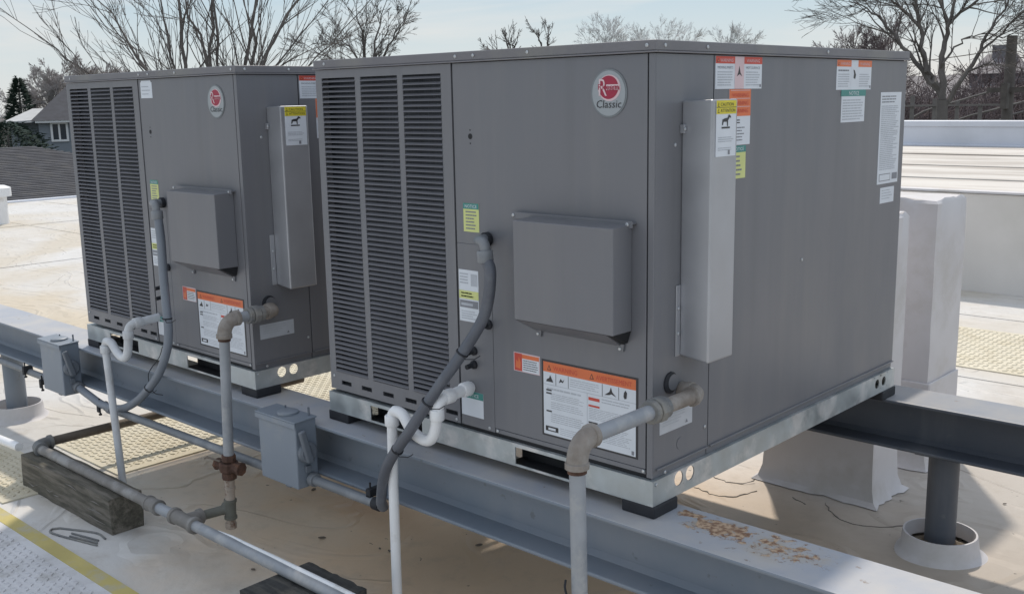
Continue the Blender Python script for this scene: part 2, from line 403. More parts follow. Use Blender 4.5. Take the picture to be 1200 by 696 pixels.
# ------------------------------------------------------------------ mesh helpers
class MB:
    def __init__(s):
        s.v, s.f, s.m = [], [], []
    def add(s, vs, fs, mi=0):
        o = len(s.v)
        s.v.extend([tuple(x) for x in vs])
        s.f.extend([tuple(i + o for i in f) for f in fs])
        s.m.extend([mi] * len(fs))
        return s
    def box(s, x0, x1, y0, y1, z0, z1, mi=0):
        vs = [(x0, y0, z0), (x1, y0, z0), (x1, y1, z0), (x0, y1, z0), (x0, y0, z1), (x1, y0, z1), (x1, y1, z1), (x0, y1, z1)]
        fs = [(0, 3, 2, 1), (4, 5, 6, 7), (0, 1, 5, 4), (1, 2, 6, 5), (2, 3, 7, 6), (3, 0, 4, 7)]
        return s.add(vs, fs, mi)
    def hexa(s, b4, t4, mi=0):
        fs = [(0, 3, 2, 1), (4, 5, 6, 7), (0, 1, 5, 4), (1, 2, 6, 5), (2, 3, 7, 6), (3, 0, 4, 7)]
        return s.add(list(b4) + list(t4), fs, mi)
    def tube(s, path, r, n=12, mi=0, caps=True):
        P = [Vector(p) for p in path]
        rr = r if isinstance(r, (list, tuple)) else [r] * len(P)
        T = []
        for i in range(len(P)):
            a = P[max(0, i - 1)]; b = P[min(len(P) - 1, i + 1)]
            t = (b - a)
            T.append(t.normalized() if t.length > 1e-9 else Vector((0, 0, 1)))
        ref = Vector((0, 0, 1)) if abs(T[0].z) < 0.9 else Vector((1, 0, 0))
        u = T[0].cross(ref).normalized()
        vs = []
        for i, p in enumerate(P):
            u = (u - T[i] * u.dot(T[i]))
            u = u.normalized() if u.length > 1e-6 else T[i].orthogonal().normalized()
            w = T[i].cross(u)
            for k in range(n):
                a = 2 * math.pi * k / n
                vs.append(p + (u * math.cos(a) + w * math.sin(a)) * rr[i])
        fs = []
        for i in range(len(P) - 1):
            for k in range(n):
                k2 = (k + 1) % n
                fs.append((i * n + k, i * n + k2, (i + 1) * n + k2, (i + 1) * n + k))
        if caps:
            fs.append(tuple(range(n - 1, -1, -1)))
            fs.append(tuple((len(P) - 1) * n + k for k in range(n)))
        return s.add(vs, fs, mi)
    def build(s, name, mats, parent=None, smooth=False, bevel=0.0, label=None, seg=2):
        me = bpy.data.meshes.new(name)
        me.from_pydata(s.v, [], s.f)
        if not isinstance(mats, (list, tuple)): mats = [mats]
        for m_ in mats: me.materials.append(M[m_] if isinstance(m_, str) else m_)
        me.polygons.foreach_set('material_index', s.m)
        if smooth:
            me.polygons.foreach_set('use_smooth', [True] * len(s.f))
            try: me.set_sharp_from_angle(angle=R(38))
            except Exception: pass
        me.update()
        o = bpy.data.objects.new(name, me)
        COL.objects.link(o)
        if parent: o.parent = parent
        if bevel:
            bm_ = o.modifiers.new('bevel', 'BEVEL')
            bm_.width = bevel; bm_.segments = seg; bm_.limit_method = 'ANGLE'; bm_.angle_limit = R(40)
        if label: o['label'] = label
        return o

def thing(name, label, cat, loc=(0, 0, 0), group=None, rz=0):
    o = bpy.data.objects.new(name, None)
    o.empty_display_size = 0.1
    COL.objects.link(o)
    o.location = loc
    o.rotation_euler = (0, 0, rz)
    o['label'] = label
    o['category'] = cat
    if group: o['group'] = group
    return o

def tag(o, label, cat, group=None):
    o['label'] = label; o['category'] = cat
    if group: o['group'] = group
    return o

def struct(o):
    o['kind'] = 'structure'
    return o

KIDS = {}
def copy_tree(o, parent=None):
    c = o.copy()
    COL.objects.link(c)
    c.parent = parent
    for ch in list(o.children):
        copy_tree(ch, c)
    return c

def arc(a, c, b, n=6):
    """quadratic curve from a past corner c to b"""
    a, c, b = Vector(a), Vector(c), Vector(b)
    return [a * (1 - t) ** 2 + c * 2 * t * (1 - t) + b * t * t for t in [i / n for i in range(n + 1)]]

def spline(pts, k=6):
    P = [Vector(p) for p in pts]
    P = [P[0] * 2 - P[1]] + P + [P[-1] * 2 - P[-2]]
    out = []
    for i in range(1, len(P) - 2):
        for j in range(k):
            t = j / k
            a, b, c, d = P[i - 1], P[i], P[i + 1], P[i + 2]
            out.append(0.5 * ((2 * b) + (c - a) * t + (2 * a - 5 * b + 4 * c - d) * t * t + (-a + 3 * b - 3 * c + d) * t ** 3))
    out.append(P[-2])
    return out

def ring(mb, c, axis, r, w, n=16, mi=0):
    c, a = Vector(c), Vector(axis).normalized()
    mb.tube([c - a * w / 2, c - a * w * 0.42, c + a * w * 0.42, c + a * w / 2], [r * 0.93, r, r, r * 0.93], n, mi)

def plate(mb, x0, x1, z0, z1, holes, y0, y1, mi=0):
    """plate in the XZ plane with rectangular openings"""
    xs = sorted({x0, x1, *[h[0] for h in holes], *[h[1] for h in holes]})
    zs = sorted({z0, z1, *[h[2] for h in holes], *[h[3] for h in holes]})
    def open_(i, j):
        if i < 0 or j < 0 or i >= len(xs) - 1 or j >= len(zs) - 1: return True
        cx, cz = (xs[i] + xs[i + 1]) / 2, (zs[j] + zs[j + 1]) / 2
        return any(h[0] < cx < h[1] and h[2] < cz < h[3] for h in holes)
    for i in range(len(xs) - 1):
        for j in range(len(zs) - 1):
            if open_(i, j): continue
            a, b, c, d = xs[i], xs[i + 1], zs[j], zs[j + 1]
            v = [(a, y0, c), (b, y0, c), (b, y0, d), (a, y0, d), (a, y1, c), (b, y1, c), (b, y1, d), (a, y1, d)]
            fs = [(0, 1, 2, 3), (7, 6, 5, 4)]
            if open_(i - 1, j): fs.append((0, 3, 7, 4))
            if open_(i + 1, j): fs.append((1, 5, 6, 2))
            if open_(i, j - 1): fs.append((0, 4, 5, 1))
            if open_(i, j + 1): fs.append((3, 2, 6, 7))
            mb.add(v, fs, mi)

def holed(mb, f, u0, u1, z0, z1, cu, cz, r, n=20, mi=0):
    """quad cell with a round hole; f(u, z, depth) -> xyz, depth 0 outer and 1 inner"""
    inner, outer = [], []
    for k in range(n):
        a = 2 * math.pi * k / n
        c, s_ = math.cos(a), math.sin(a)
        inner.append((cu + r * c, cz + r * s_))
        tu = ((u1 - cu) / c if c > 1e-9 else (u0 - cu) / c if c < -1e-9 else 1e9)
        tz = ((z1 - cz) / s_ if s_ > 1e-9 else (z0 - cz) / s_ if s_ < -1e-9 else 1e9)
        t = min(tu, tz)
        outer.append((cu + t * c, cz + t * s_))
    vs = [f(*p, 0) for p in inner] + [f(*p, 0) for p in outer] + [f(*p, 1) for p in inner] + [f(*p, 1) for p in outer]
    fs = []
    for k in range(n):
        j = (k + 1) % n
        fs += [(k, n + k, n + j, j), (2 * n + k, 2 * n + j, 3 * n + j, 3 * n + k), (k, j, 2 * n + j, 2 * n + k)]
    mb.add(vs, fs, mi)

# ------------------------------------------------------------------ label lettering
_txt = {}
def text_geo(t):
    if t in _txt: return _txt[t]
    cu = bpy.data.curves.new('lettering', 'FONT')
    cu.body = t
    cu.resolution_u = 2
    o = bpy.data.objects.new('lettering', cu)
    COL.objects.link(o)
    dg = bpy.context.evaluated_depsgraph_get()
    me = bpy.data.meshes.new_from_object(o.evaluated_get(dg))
    vs = [(v.co.x, v.co.y) for v in me.vertices]
    fs = [tuple(p.vertices) for p in me.polygons]
    bpy.data.objects.remove(o); bpy.data.curves.remove(cu); bpy.data.meshes.remove(me)
    x0 = min(v[0] for v in vs); x1 = max(v[0] for v in vs); y0 = min(v[1] for v in vs); y1 = max(v[1] for v in vs)
    _txt[t] = ([((v[0] - x0) / (x1 - x0), (v[1] - y0) / (y1 - y0)) for v in vs], fs)
    return _txt[t]

class Label:
    """a printed sticker: paper with rectangles, polygons and letters on it; units are fractions of the sticker"""
    def __init__(s, face, at, u0, u1, z0, z1, paper='white'):
        s.face, s.at, s.u0, s.u1, s.z0, s.z1 = face, at, u0, u1, z0, z1
        s.mb, s.mats = MB(), []
        s.poly([(0, 0), (1, 0), (1, 1), (0, 1)], paper, 0.0008, side=True)
    def mi(s, m):
        if m not in s.mats: s.mats.append(m)
        return s.mats.index(m)
    def pt(s, u, v, h):
        a = s.u0 + (s.u1 - s.u0) * u; z = s.z0 + (s.z1 - s.z0) * v
        return (a, s.at - h, z) if s.face == 'front' else (s.at + h, a, z)
    def poly(s, pts, m, h=0.0012, side=False):
        n = len(pts)
        vs = [s.pt(u, v, h) for u, v in pts]
        fs = [tuple(range(n))]
        if side:
            vs += [s.pt(u, v, -0.0002) for u, v in pts]
            fs += [(i, i + n, (i + 1) % n + n, (i + 1) % n) for i in range(n)]
        s.mb.add(vs, fs, s.mi(m))
    def rect(s, a, b, c, d, m, h=0.0012):
        s.poly([(a, c), (b, c), (b, d), (a, d)], m, h)
    def text(s, t, a, b, c, d, m='black', h=0.0017, slant=0.0):
        vs, fs = text_geo(t)
        s.mb.add([s.pt(a + (b - a) * (x + slant * y), c + (d - c) * y, h) for x, y in vs], fs, s.mi(m))
    def lines(s, a, b, c, d, n, m='inkpale', fill=0.5, rag=0.2, seed=1):
        q = random.Random(seed)
        st = (d - c) / n
        for i in range(n):
            z = d - st * (i + 0.5)
            x = a
            end = b - (b - a) * rag * q.random()
            while x < end - 0.01:
                w = min(end - x, (b - a) * q.uniform(0.06, 0.2))
                s.rect(x, x + w * 0.9, z - st * fill / 2, z + st * fill / 2, m)
                x += w
    def circle(s, cu, cv, ru, rv, m, h=0.0012, n=28):
        s.poly([(cu + ru * math.cos(2 * math.pi * k / n), cv + rv * math.sin(2 * math.pi * k / n)) for k in range(n)], m, h)
    def build(s, name, parent, label=None):
        return s.mb.build(name, s.mats, parent, label=label)

def tri(L, cu, cv, w, hh, m='yellow', ink='black'):
    L.poly([(cu - w / 2, cv - hh / 2), (cu + w / 2, cv - hh / 2), (cu, cv + hh / 2)], ink, 0.0016)
    L.poly([(cu - w * .3, cv - hh * .36), (cu + w * .3, cv - hh * .36), (cu, cv + hh * .26)], m, 0.0019)

# ------------------------------------------------------------------ the packaged rooftop unit
UW, UD, UH, RZ, LZ = 1.2186, 1.346, 1.07, 0.0599, 1.0428

def make_unit(label, group):
    root = thing('rooftop_air_conditioner', label, 'air conditioner', (0, 0, 0), group)
    # inner carcass
    mb = MB()
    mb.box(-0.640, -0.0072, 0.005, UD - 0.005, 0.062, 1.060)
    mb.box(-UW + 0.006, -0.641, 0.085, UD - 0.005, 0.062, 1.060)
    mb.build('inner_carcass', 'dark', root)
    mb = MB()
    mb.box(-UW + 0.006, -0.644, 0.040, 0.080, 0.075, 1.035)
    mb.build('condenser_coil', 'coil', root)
    # louvred coil guard
    cols = [(-1.190, -1.036), (-1.012, -0.853), (-0.831, -0.680)]
    zl0, zl1 = 0.130, 1.018
    holes = [(a, b, zl0, zl1) for a, b in cols]
    for cx in (-1.142, -1.045, -0.945, -0.845, -0.748, -0.675):
        w = 0.024 if cx > -0.7 else 0.024
        holes.append((cx - w, cx + w, 0.092, 0.105))
    mb = MB()
    plate(mb, -UW, -0.6415, 0.073, 1.0415, holes, -0.002, 0.002)
    mb.box(-UW, -UW + 0.004, 0.0021, UD, 0.073, 1.0415)
    g = mb.build('coil_guard', 'paint', root)
    n = 61
    pitch = (zl1 - zl0) / n
    for a, b in cols:
        s = MB()
        v = [(a, -0.004, 0.0), (b, -0.004, 0.0), (b, 0.004, 0.0056), (a, 0.004, 0.0056),
             (a, -0.004, -0.0012), (b, -0.004, -0.0012), (b, 0.004, 0.0044), (a, 0.004, 0.0044)]
        s.add(v, [(0, 1, 2, 3), (7, 6, 5, 4), (4, 5, 1, 0), (6, 7, 3, 2), (5, 6, 2, 1), (7, 4, 0, 3)])
        first = s.build('louver_slat', 'slat', g)
        for i in range(n):
            o = first if i == 0 else first.copy()
            if i: COL.objects.link(o); o.parent = g
            o.location = (0, rnd.uniform(-.0006, .0006), zl0 + pitch * (i + 0.25) + rnd.uniform(-.0004, .0004))
            o.rotation_euler = (rnd.uniform(-.03, .03), 0, 0)
    # sheet-metal panels, each a few millimetres thick with open seams between
    mb = MB(); mb.box(-0.6375, -0.5115, 0, 0.004, 0.073, 0.5752)
    sp = mb.build('service_panel', 'paint', root, bevel=0.001)
    mb = MB(); plate(mb, -0.6375, -0.0200, 0.086, 1.0415, [(-0.6375, -0.5104, 0.086, 0.5756)], 0, 0.004)
    mb.box(-0.5100, -0.0200, 0.001, 0.0045, 0.073, 0.0845)
    ap = mb.build('access_panel', 'paint', root, bevel=0.001)
    mb = MB(); mb.box(-0.0165, 0, 0, 0.004, 0.066, 1.0415); mb.box(-0.004, 0, 0.0041, 0.236, 0.082, 1.0415); mb.box(-0.007, -0.004, 0.0041, 0.236, 0.062, 0.0819)
    mb.box(0.0001, 0.006, 0.014, 0.232, 0.083, 0.087)
    mb.build('corner_panel', 'paint', root, bevel=0.001)
    mb = MB(); mb.box(-0.004, 0, 0.2395, UD, 0.082, 1.0415); mb.box(-0.007, -0.004, 0.2395, UD, 0.062, 0.0819); mb.box(-UW + 0.0045, -0.004, UD - 0.004, UD, 0.066, 1.0415)
    mb.box(0.0001, 0.006, 0.243, UD - 0.002, 0.083, 0.087)
    mb.build('side_panel', 'paint', root, bevel=0.001)
    # lid with a folded lip
    mb = MB()
    o_ = 0.005
    mb.hexa([(-UW - o_, -o_, 1.047), (o_, -o_, 1.047), (o_, UD + o_, 1.047), (-UW - o_, UD + o_, 1.047)],
            [(-UW - o_, -o_, UH), (o_, -o_, UH), (o_, UD + o_, UH), (-UW - o_, UD + o_, UH)])
    for (a, b, c, d) in ((-UW - .008, .008, -.0085, 0.0), (0.0, .0085, 0.0002, UD + .008), (-UW - .0085, -UW, 0.0002, UD + .008)):
        mb.box(a, b, c, d, LZ, 1.0468)
    mb.build('lid', 'lid', root, bevel=0.0025)
    # base rail: galvanised channel with fork slots and lifting holes
    o_ = 0.007
    mb = MB()
    plate(mb, -UW - o_, o_, 0, RZ, [(-1.025, -0.795, 0.006, 0.052), (-0.432, -0.20, 0.006, 0.052)], -o_, -o_ + .003)
    for xs, sg in ((o_, -1), (-UW - o_, 1)):
        f = lambda u, z, d, xs=xs, sg=sg: (xs + sg * 0.003 * d, u, z)
        cells = [(-o_ + .0031, 0.076), (0.076, 0.125), (0.125, 0.175), (0.175, 1.197), (1.197, 1.247), (1.247, 1.297), (1.297, UD + o_ - .0031)]
        hs = {1: 0.101, 2: 0.150, 4: 1.222, 5: 1.272}
        for i, (a, b) in enumerate(cells):
            if i in hs:
                r_ = 0.0185 if i < 3 else 0.015
                cz = 0.041 if i < 3 else 0.034
                holed(mb, f, a, b, cz - .0186 if i < 3 else cz - .02, min(RZ, cz + .0188 if i < 3 else RZ), hs[i], cz, r_)
                z0_, z1_ = (cz - .0186, cz + .0188) if i < 3 else (cz - .02, RZ)
                for (p, q_) in ((0, z0_), (min(z1_, RZ), RZ)):
                    if q_ - p > 0.0006: mb.box(min(xs, xs + sg * .003), max(xs, xs + sg * .003), a, b, p, q_)
            else:
                mb.box(min(xs, xs + sg * .003), max(xs, xs + sg * .003), a, b, 0, RZ)
    plate(mb, -UW - o_, o_, 0, RZ, [], UD + o_ - .003, UD + o_)
    # inward lips on top and below
    for z in (0.0600,):
        mb.box(-UW - o_, o_, -o_, 0.03, z, z + .002)
        mb.box(-0.03, o_, 0.0305, UD + o_, z, z + .002)
    rail = mb.build('base_rail', 'galv', root)
    mb = MB(); mb.box(-UW + .01, -0.012, 0.012, UD - .012, 0.0565, 0.0595)
    mb.build('base_pan', 'galv', root)
    for a_, b_ in ((-1.06, -0.77), (-0.46, -0.17)):  # dark sheets added behind the fork slots for the shade inside
        mb = MB(); mb.box(a_, b_, 0.050, 0.054, 0.001, 0.056); mb.box(a_, b_, -0.0035, 0.050, 0.0015, 0.0035)
        mb.build('slot_shade', 'dark', root)
    # rubber feet at the corners
    for fx in (-UW + 0.034, -0.036):
        for fy in (0.04, UD - 0.04):
            mb = MB(); mb.box(-0.048, 0.048, -0.048, 0.052, 0, 0.030)
            o = mb.build('rubber_foot', 'rubber', root, bevel=0.004); o.location = (fx, fy, -0.030)
    # screws
    sc = MB(); sc.tube([(0, 0, 0), (0, -0.0018, 0), (0, -0.003, 0)], [0.0046, 0.0046, 0.003], 8)
    s0 = sc.build('screw', 'screw', root)
    s0.hide_render = False
    spots = [(-0.62, -0.005, 1.0585), (-0.37, -.005, 1.0585), (-0.555, -.005, 1.0585), (-0.018, -.005, 1.0585), (-1.17, -.005, 1.0585),
             (-0.655, -.002, 0.082), (-0.025, 0, 0.080), (-0.53, 0, 0.082), (-0.50, 0, 0.080), (-1.2, -.002, 0.115)]
    for i, p in enumerate(spots):
        o = s0 if i == 0 else s0.copy()
        if i: COL.objects.link(o); o.parent = root
        o.location = p
    for p in ((.005, .03, 1.0585), (.005, .20, 1.0585), (.005, .8, 1.0585), (0, .222, .14), (0.004, 0.045, 0.072), (.0075, .006, .052), (0, .08, .84), (0, .70, .5)):
        o = s0.copy(); COL.objects.link(o); o.parent = root
        o.location = p; o.rotation_euler = (0, 0, R(90))
    # combustion air hood on the access panel
    mb = MB()
    hx0, hx1, hy = -0.365, -0.060, -0.073
    mb.hexa([(hx0, hy, .414), (hx1, hy, .414), (hx1, -.0005, .414), (hx0, -.0005, .414)],
            [(hx0, hy, .660), (hx1, hy, .660), (hx1, -.0005, .664), (hx0, -.0005, .664)])
    h = mb.build('vent_hood', 'paint', root, bevel=0.002)
    mb = MB()
    mb.box(-0.423, -0.048, -0.014, -0.0005, .6645, .668)
    mb.box(-0.423, -0.048, -0.0165, -0.014, .656, .672)
    mb.box(-0.423, -0.366, -0.004, -0.0005, .395, .664)
    mb.build('hood_flange', 'paint', h, bevel=0.001)
    mb = MB(); mb.hexa([(hx0 + .004, -.003, .376), (hx1 - .030, -.003, .374), (hx1 - .030, -.0008, .374), (hx0 + .004, -.0008, .376)],
                       [(hx0 + .002, hy + .001, .4135), (hx1 - .022, hy + .001, .4135), (hx1 - .022, -.0008, .4135), (hx0 + .002, -.0008, .4135)])
    mb.build('hood_chute', 'paint', h)
    mb = MB(); mb.hexa([(hx1 - .0285, -.003, .378), (hx1 - .012, -.003, .384), (hx1 - .012, -.0008, .384), (hx1 - .0285, -.0008, .378)],
                       [(hx1 - .0215, hy + .004, .4134), (hx1 - .002, hy + .004, .4134), (hx1 - .002, -.0008, .4134), (hx1 - .0215, -.0008, .4134)])
    mb.build('hood_gap_shade', 'dark', h)  # solid dark piece stands in for the shaded gap beside the chute
    for x in (hx0 + 0.02, hx1 - 0.028):
        mb = MB(); mb.hexa([(x - .006, -.005, .362), (x + .006, -.005, .362), (x + .006, -.0006, .362), (x - .006, -.0006, .362)],
                           [(x - .009, -.006, .380), (x + .009, -.006, .380), (x + .009, -.0006, .380), (x - .009, -.0006, .380)])
        mb.build('hood_tab', 'paint', h)
        o = s0.copy(); COL.objects.link(o); o.parent = h; o.location = (x - .003, -.005, .368)
    for x in (-.415, -.062):
        o = s0.copy(); COL.objects.link(o); o.parent = h; o.location = (x, -.0165, .664)
    # flue hood: galvanised folded channel on the side
    mb = MB()
    fy0, fy1, fd = 0.106, 0.214, 0.080
    mb.hexa([(0, fy0, .345), (fd, fy0, .336), (fd, fy1, .336), (0, fy1, .345)],
            [(0, fy0, .937), (fd, fy0, .940), (fd, fy1, .940), (0, fy1, .937)])
    fh = mb.build('flue_hood', 'galvf', root, bevel=0.004)
    mb = MB()
    mb.box(0.0004, 0.003, 0.088, 0.1055, .345, .515)
    mb.build('flue_flange', 'galvf', fh, bevel=0.001)
    mb = MB(); mb.box(0.0004, 0.012, 0.098, 0.1055, .865, .885)
    mb.build('flue_clip', 'galvf', fh, bevel=0.001)
    for p in ((.003, .097, .40), (.003, .097, .46), (.0125, .1, .875)):
        o = s0.copy(); COL.objects.link(o); o.parent = fh; o.location = p; o.rotation_euler = (0, 0, R(90))
    # service openings
    for x, z, r_ in ((-0.525, 0.367, .010), (-0.582, 0.287, .009), (-0.583, 0.249, .009)):
        mb = MB(); mb.tube([(x, 0.001, z), (x, -.006, z), (x, -.010, z), (x, -.030, z - .002)], [r_ * 1.35, r_ * 1.3, r_ * .8, r_ * .75], 14)
        mb.build('service_port', 'rubber', root, smooth=True)
    mb = MB()
    for x, z, r_ in ((-0.577, 0.856, .0075), (-0.577, 0.872, .002), (-0.577, 0.838, .002)):
        mb.tube([(x, 0.001, z), (x, -.0006, z)], r_, 12)
    mb.build('inspection_hole', 'dark', root)
    mb = MB(); mb.tube([(-0.001, .069, .286), (.004, .069, .286), (.006, .069, .286)], [.026, .026, .021], 22)
    gr = mb.build('pipe_grommet', 'rubber', root, smooth=True)
    mb = MB(); mb.tube([(.0062, .074, .287), (.007, .074, .287)], .0195, 22)
    mb.build('grommet_membrane', 'paint', gr)
    for p in ((.115, .125), (.128, .128)):
        mb = MB(); mb.tube([(-.001, p[0], p[1]), (.0012, p[0], p[1])], .015, 22)
        mb.build('knockout', 'paint', root, smooth=True)
        break
    # badge
    L = Label('front', 0, -0.178, -0.074, 0.903, 1.012, 'badgerim')
    L.mb = MB(); L.mats = []
    L.circle(.5, .5, .5, .5, 'badgerim', .0015, 36)
    L.circle(.5, .5, .455, .465, 'badge', .0022, 36)
    L.circle(.52, .61, .31, .27, 'pink', .0026)
    L.circle(.50, .62, .27, .24, 'badgered', .003)
    L.rect(.44, .80, .565, .68, 'pink', .0034)
    L.text('R', .24, .46, .45, .80, 'pink', .0036)
    L.text('heem', .42, .80, .56, .68, 'badgered', .0040)
    L.text('Rheem', .22, .78, .575, .69, 'badgered', .0038)
    L.text('Classic', .16, .84, .20, .36, 'black', .0030, slant=.03)
    L.build('maker_badge', root)
    # ---- stickers on the front
    L = Label('front', 0, -0.341, -0.041, 0.105, 0.304, 'black')
    L.rect(.02, .98, .025, .975, 'white', .0011)
    L.rect(.02, .98, .845, .975, 'orange', .0013)
    tri(L, .085, .905, .045, .07, 'orange'); L.text('WARNING', .13, .39, .875, .935, 'red')
    tri(L, .54, .905, .045, .07, 'orange'); L.text('AVERTISSEMENT', .585, .94, .875, .935, 'red')
    for u in (.155, .29, .645, .81): L.rect(u, u + .005, .685, .84, 'black', .0014)
    L.rect(.02, .98, .68, .686, 'inkpale', .0014); L.rect(.49, .494, .03, .68, 'inkpale', .0014)
    L.poly([(.05, .72), (.13, .72), (.11, .77), (.095, .81), (.085, .77), (.06, .75)], 'black', .0016)
    L.poly([(.19, .73), (.21, .79), (.23, .76), (.25, .79), (.235, .74), (.215, .75)], 'black', .0016)
    L.poly([(.67, .71), (.72, .76), (.735, .82), (.75, .76), (.79, .71), (.74, .735), (.72, .72)], 'black', .0016)
    L.poly([(.87, .71), (.89, .72), (.895, .79), (.88, .82), (.865, .79), (.86, .74)], 'black', .0016)
    L.lines(.31, .63, .71, .82, 4, 'inkpale', .35, .2, 3)
    L.lines(.06, .46, .60, .66, 1, 'inkpale', .4, .3, 4); L.rect(.05, .11, .60, .62, 'black', .0014)
    L.lines(.10, .46, .49, .58, 4, 'inkpale', .4, .2, 5); L.rect(.05, .11, .56, .58, 'black', .0014)
    L.lines(.10, .46, .37, .47, 4, 'inkpale', .4, .2, 6)
    L.rect(.05, .11, .325, .345, 'black', .0014); L.lines(.10, .46, .19, .32, 5, 'inkpale', .4, .2, 7)
    L.rect(.04, .18, .07, .135, 'black', .0014); L.rect(.07, .15, .085, .115, 'white', .0016); L.lines(.2, .46, .05, .15, 4, 'inkpale', .35, .4, 8)
    L.rect(.505, .62, .60, .64, 'red', .0014); L.rect(.505, .62, .52, .545, 'red', .0014)
    L.lines(.64, .95, .59, .66, 2, 'inkpale', .4, .2, 9); L.lines(.51, .95, .36, .51, 7, 'inkpale', .4, .2, 10)
    L.rect(.505, .60, .31, .33, 'black', .0014); L.lines(.51, .95, .10, .30, 9, 'inkpale', .4, .2, 11)
    L.rect(.94, .965, .04, .09, 'ink', .0014)
    L.build('warning_label', root)
    L = Label('front', 0, -0.437, -0.347, 0.258, 0.308, 'pink')
    L.rect(.03, .97, .04, .96, 'white', .0011)
    L.rect(.03, .33, .04, .96, 'red', .0013); L.rect(.33, .97, .72, .94, 'orange', .0013)
    L.poly([(.08, .2), (.26, .15), (.28, .5), (.2, .8), (.18, .5), (.1, .6)], 'orange', .0015)
    L.lines(.37, .93, .1, .68, 5, 'black', .35, .15, 12)
    L.build('hazard_label', root)
    L = Label('front', 0, -0.609, -0.552, 0.608, 0.683, 'lemon')
    L.rect(0, 1, .80, 1, 'teal'); L.text('NOTICE', .12, .88, .84, .95, 'white')
    L.lines(.15, .88, .06, .76, 6, 'ink', .4, .3, 13)
    L.build('notice_label', root)
    L = Label('front', 0, -0.633, -0.560, 0.365, 0.505, 'white')
    L.rect(.62, .95, .70, .93, 'inkpale'); L.lines(.05, .5, .72, .95, 4, 'inkpale', .4, .3, 14)
    L.rect(0, 1, .44, .60, 'lemon'); L.lines(.1, .9, .46, .58, 2, 'ink', .4, .3, 15)
    L.rect(.03, .97, .27, .41, 'ink'); L.rect(.1, .7, .31, .36, 'inkpale', .0015); L.lines(.1, .9, .04, .22, 4, 'inkpale', .4, .3, 16)
    L.build('service_label', root)
    L = Label('front', 0, -0.635, -0.552, 0.102, 0.172, 'white')
    L.rect(0, 1, .72, 1, 'teal'); L.text('NOTICE', .25, .8, .79, .92, 'white')
    L.build('drain_label', root)
    # ---- stickers on the side
    for (a, b, ad) in ((0.243, 0.457, 'a'), (0.867, 1.089, 'b')):
        L = Label('side', 0, a, b, 0.963 if ad == 'a' else .957, 1.039, 'white')
        L.rect(.40, .60, 0, 1, 'pink' if ad == 'a' else 'white')
        L.rect(0, .40, .78, 1, 'red' if ad == 'a' else 'orange', .0014); L.rect(.60, 1, .78, 1, 'red' if ad == 'a' else 'orange', .0014)
        tri(L, .05, .88, .05, .12, 'orange'); L.text('WARNING', .09, .36, .83, .93, 'pink'); L.text('WARNING', .65, .94, .83, .93, 'pink')
        if ad == 'a':
            L.poly([(.44, .38), (.47, .5), (.495, .72), (.52, .5), (.56, .38), (.5, .46)], 'black', .0016)
            L.text('MOVING PARTS', .04, .36, .62, .70, 'ink'); L.text('HOT SURFACE', .64, .95, .62, .70, 'ink')
        else:
            L.poly([(.47, .40), (.52, .36), (.54, .5), (.5, .66), (.46, .68), (.48, .55)], 'black', .0016)
            L.lines(.04, .36, .60, .70, 1, 'ink', .5, .1, 17)
        L.lines(.04, .37, .08, .56, 6, 'inkpale', .4, .2, 18); L.lines(.64, .96, .08, .56, 6, 'inkpale', .4, .2, 19)
        L.rect(.95, .985, .05, .14, 'ink', .0014)
        L.build('danger_label', root)
    L = Label('side', 0, 0.306, 0.406, 0.828, 0.962, 'white')
    L.rect(0, 1, .52, 1, 'orange')
    for i in range(3): L.text('WARNING', .12, .88, .86 - .14 * i, .93 - .14 * i, 'red')
    for i in range(3): L.rect(.05, .95, .975 - .145 * i, .985 - .145 * i, 'pink', .0015)
    L.lines(.10, .6, .38, .47, 2, 'black', .45, .2, 20); L.lines(.10, .8, .06, .34, 5, 'ink', .35, .5, 21)
    L.build('warning_label', root)
    L = Label('side', 0, 0.315, 0.388, 0.746, 0.826, 'lemon')
    L.rect(0, 1, .80, 1, 'teal'); L.text('NOTICE', .2, .85, .85, .95, 'white')
    L.lines(.2, .8, .06, .74, 5, 'ink', .4, .3, 22)
    L.build('notice_label', root)
    L = Label('side', 0, 0.903, 1.053, 0.866, 0.957, 'white')
    L.rect(-.03, 1.03, .80, 1, 'teal'); L.text('NOTICE', .3, .72, .84, .95, 'white')
    L.lines(.05, .95, .05, .72, 8, 'inkpale', .45, .15, 23)
    L.build('notice_label', root)
    L = Label('side', 0, 1.163, 1.312, 0.672, 0.948, 'white')
    L.lines(.06, .94, .88, .97, 3, 'ink', .4, .3, 24); L.lines(.06, .94, .15, .86, 34, 'inkpale', .5, .3, 25)
    L.rect(.08, .62, .03, .11, 'ink', .0012); L.rect(.10, .60, .038, .102, 'white', .0014); L.lines(.12, .58, .045, .1, 2, 'ink', .4, .2, 26)
    L.rect(.70, .96, .04, .11, 'ink', .0013)
    L.build('rating_plate', root)
    L = Label('side', 0, 1.190, 1.290, 0.612, 0.660, 'white')
    L.lines(.1, .9, .2, .9, 4, 'inkpale', .3, .4, 27)
    L.build('inspection_label', root)
    L = Label('side', 0, 0.028, 0.165, 0.166, 0.216, 'silver')
    L.lines(.08, .8, .3, .9, 4, 'inkpale', .3, .4, 28); L.poly([(.78, .12), (.86, .12), (.82, .3)], 'ink', .0014)
    L.build('gas_label', root)
    # caution sticker on the flue hood
    L = Label('side', fd + .0005, 0.121, 0.205, 0.812, 0.937, 'white')
    L.rect(0, 1, .76, 1, 'yellow'); L.rect(0, 1, .872, .882, 'black', .0014)
    tri(L, .1, .93, .1, .08, 'yellow'); L.text('CAUTION', .2, .85, .90, .96, 'black')
    tri(L, .1, .82, .1, .08, 'yellow'); L.text('ATTENTION', .2, .93, .79, .85, 'black')
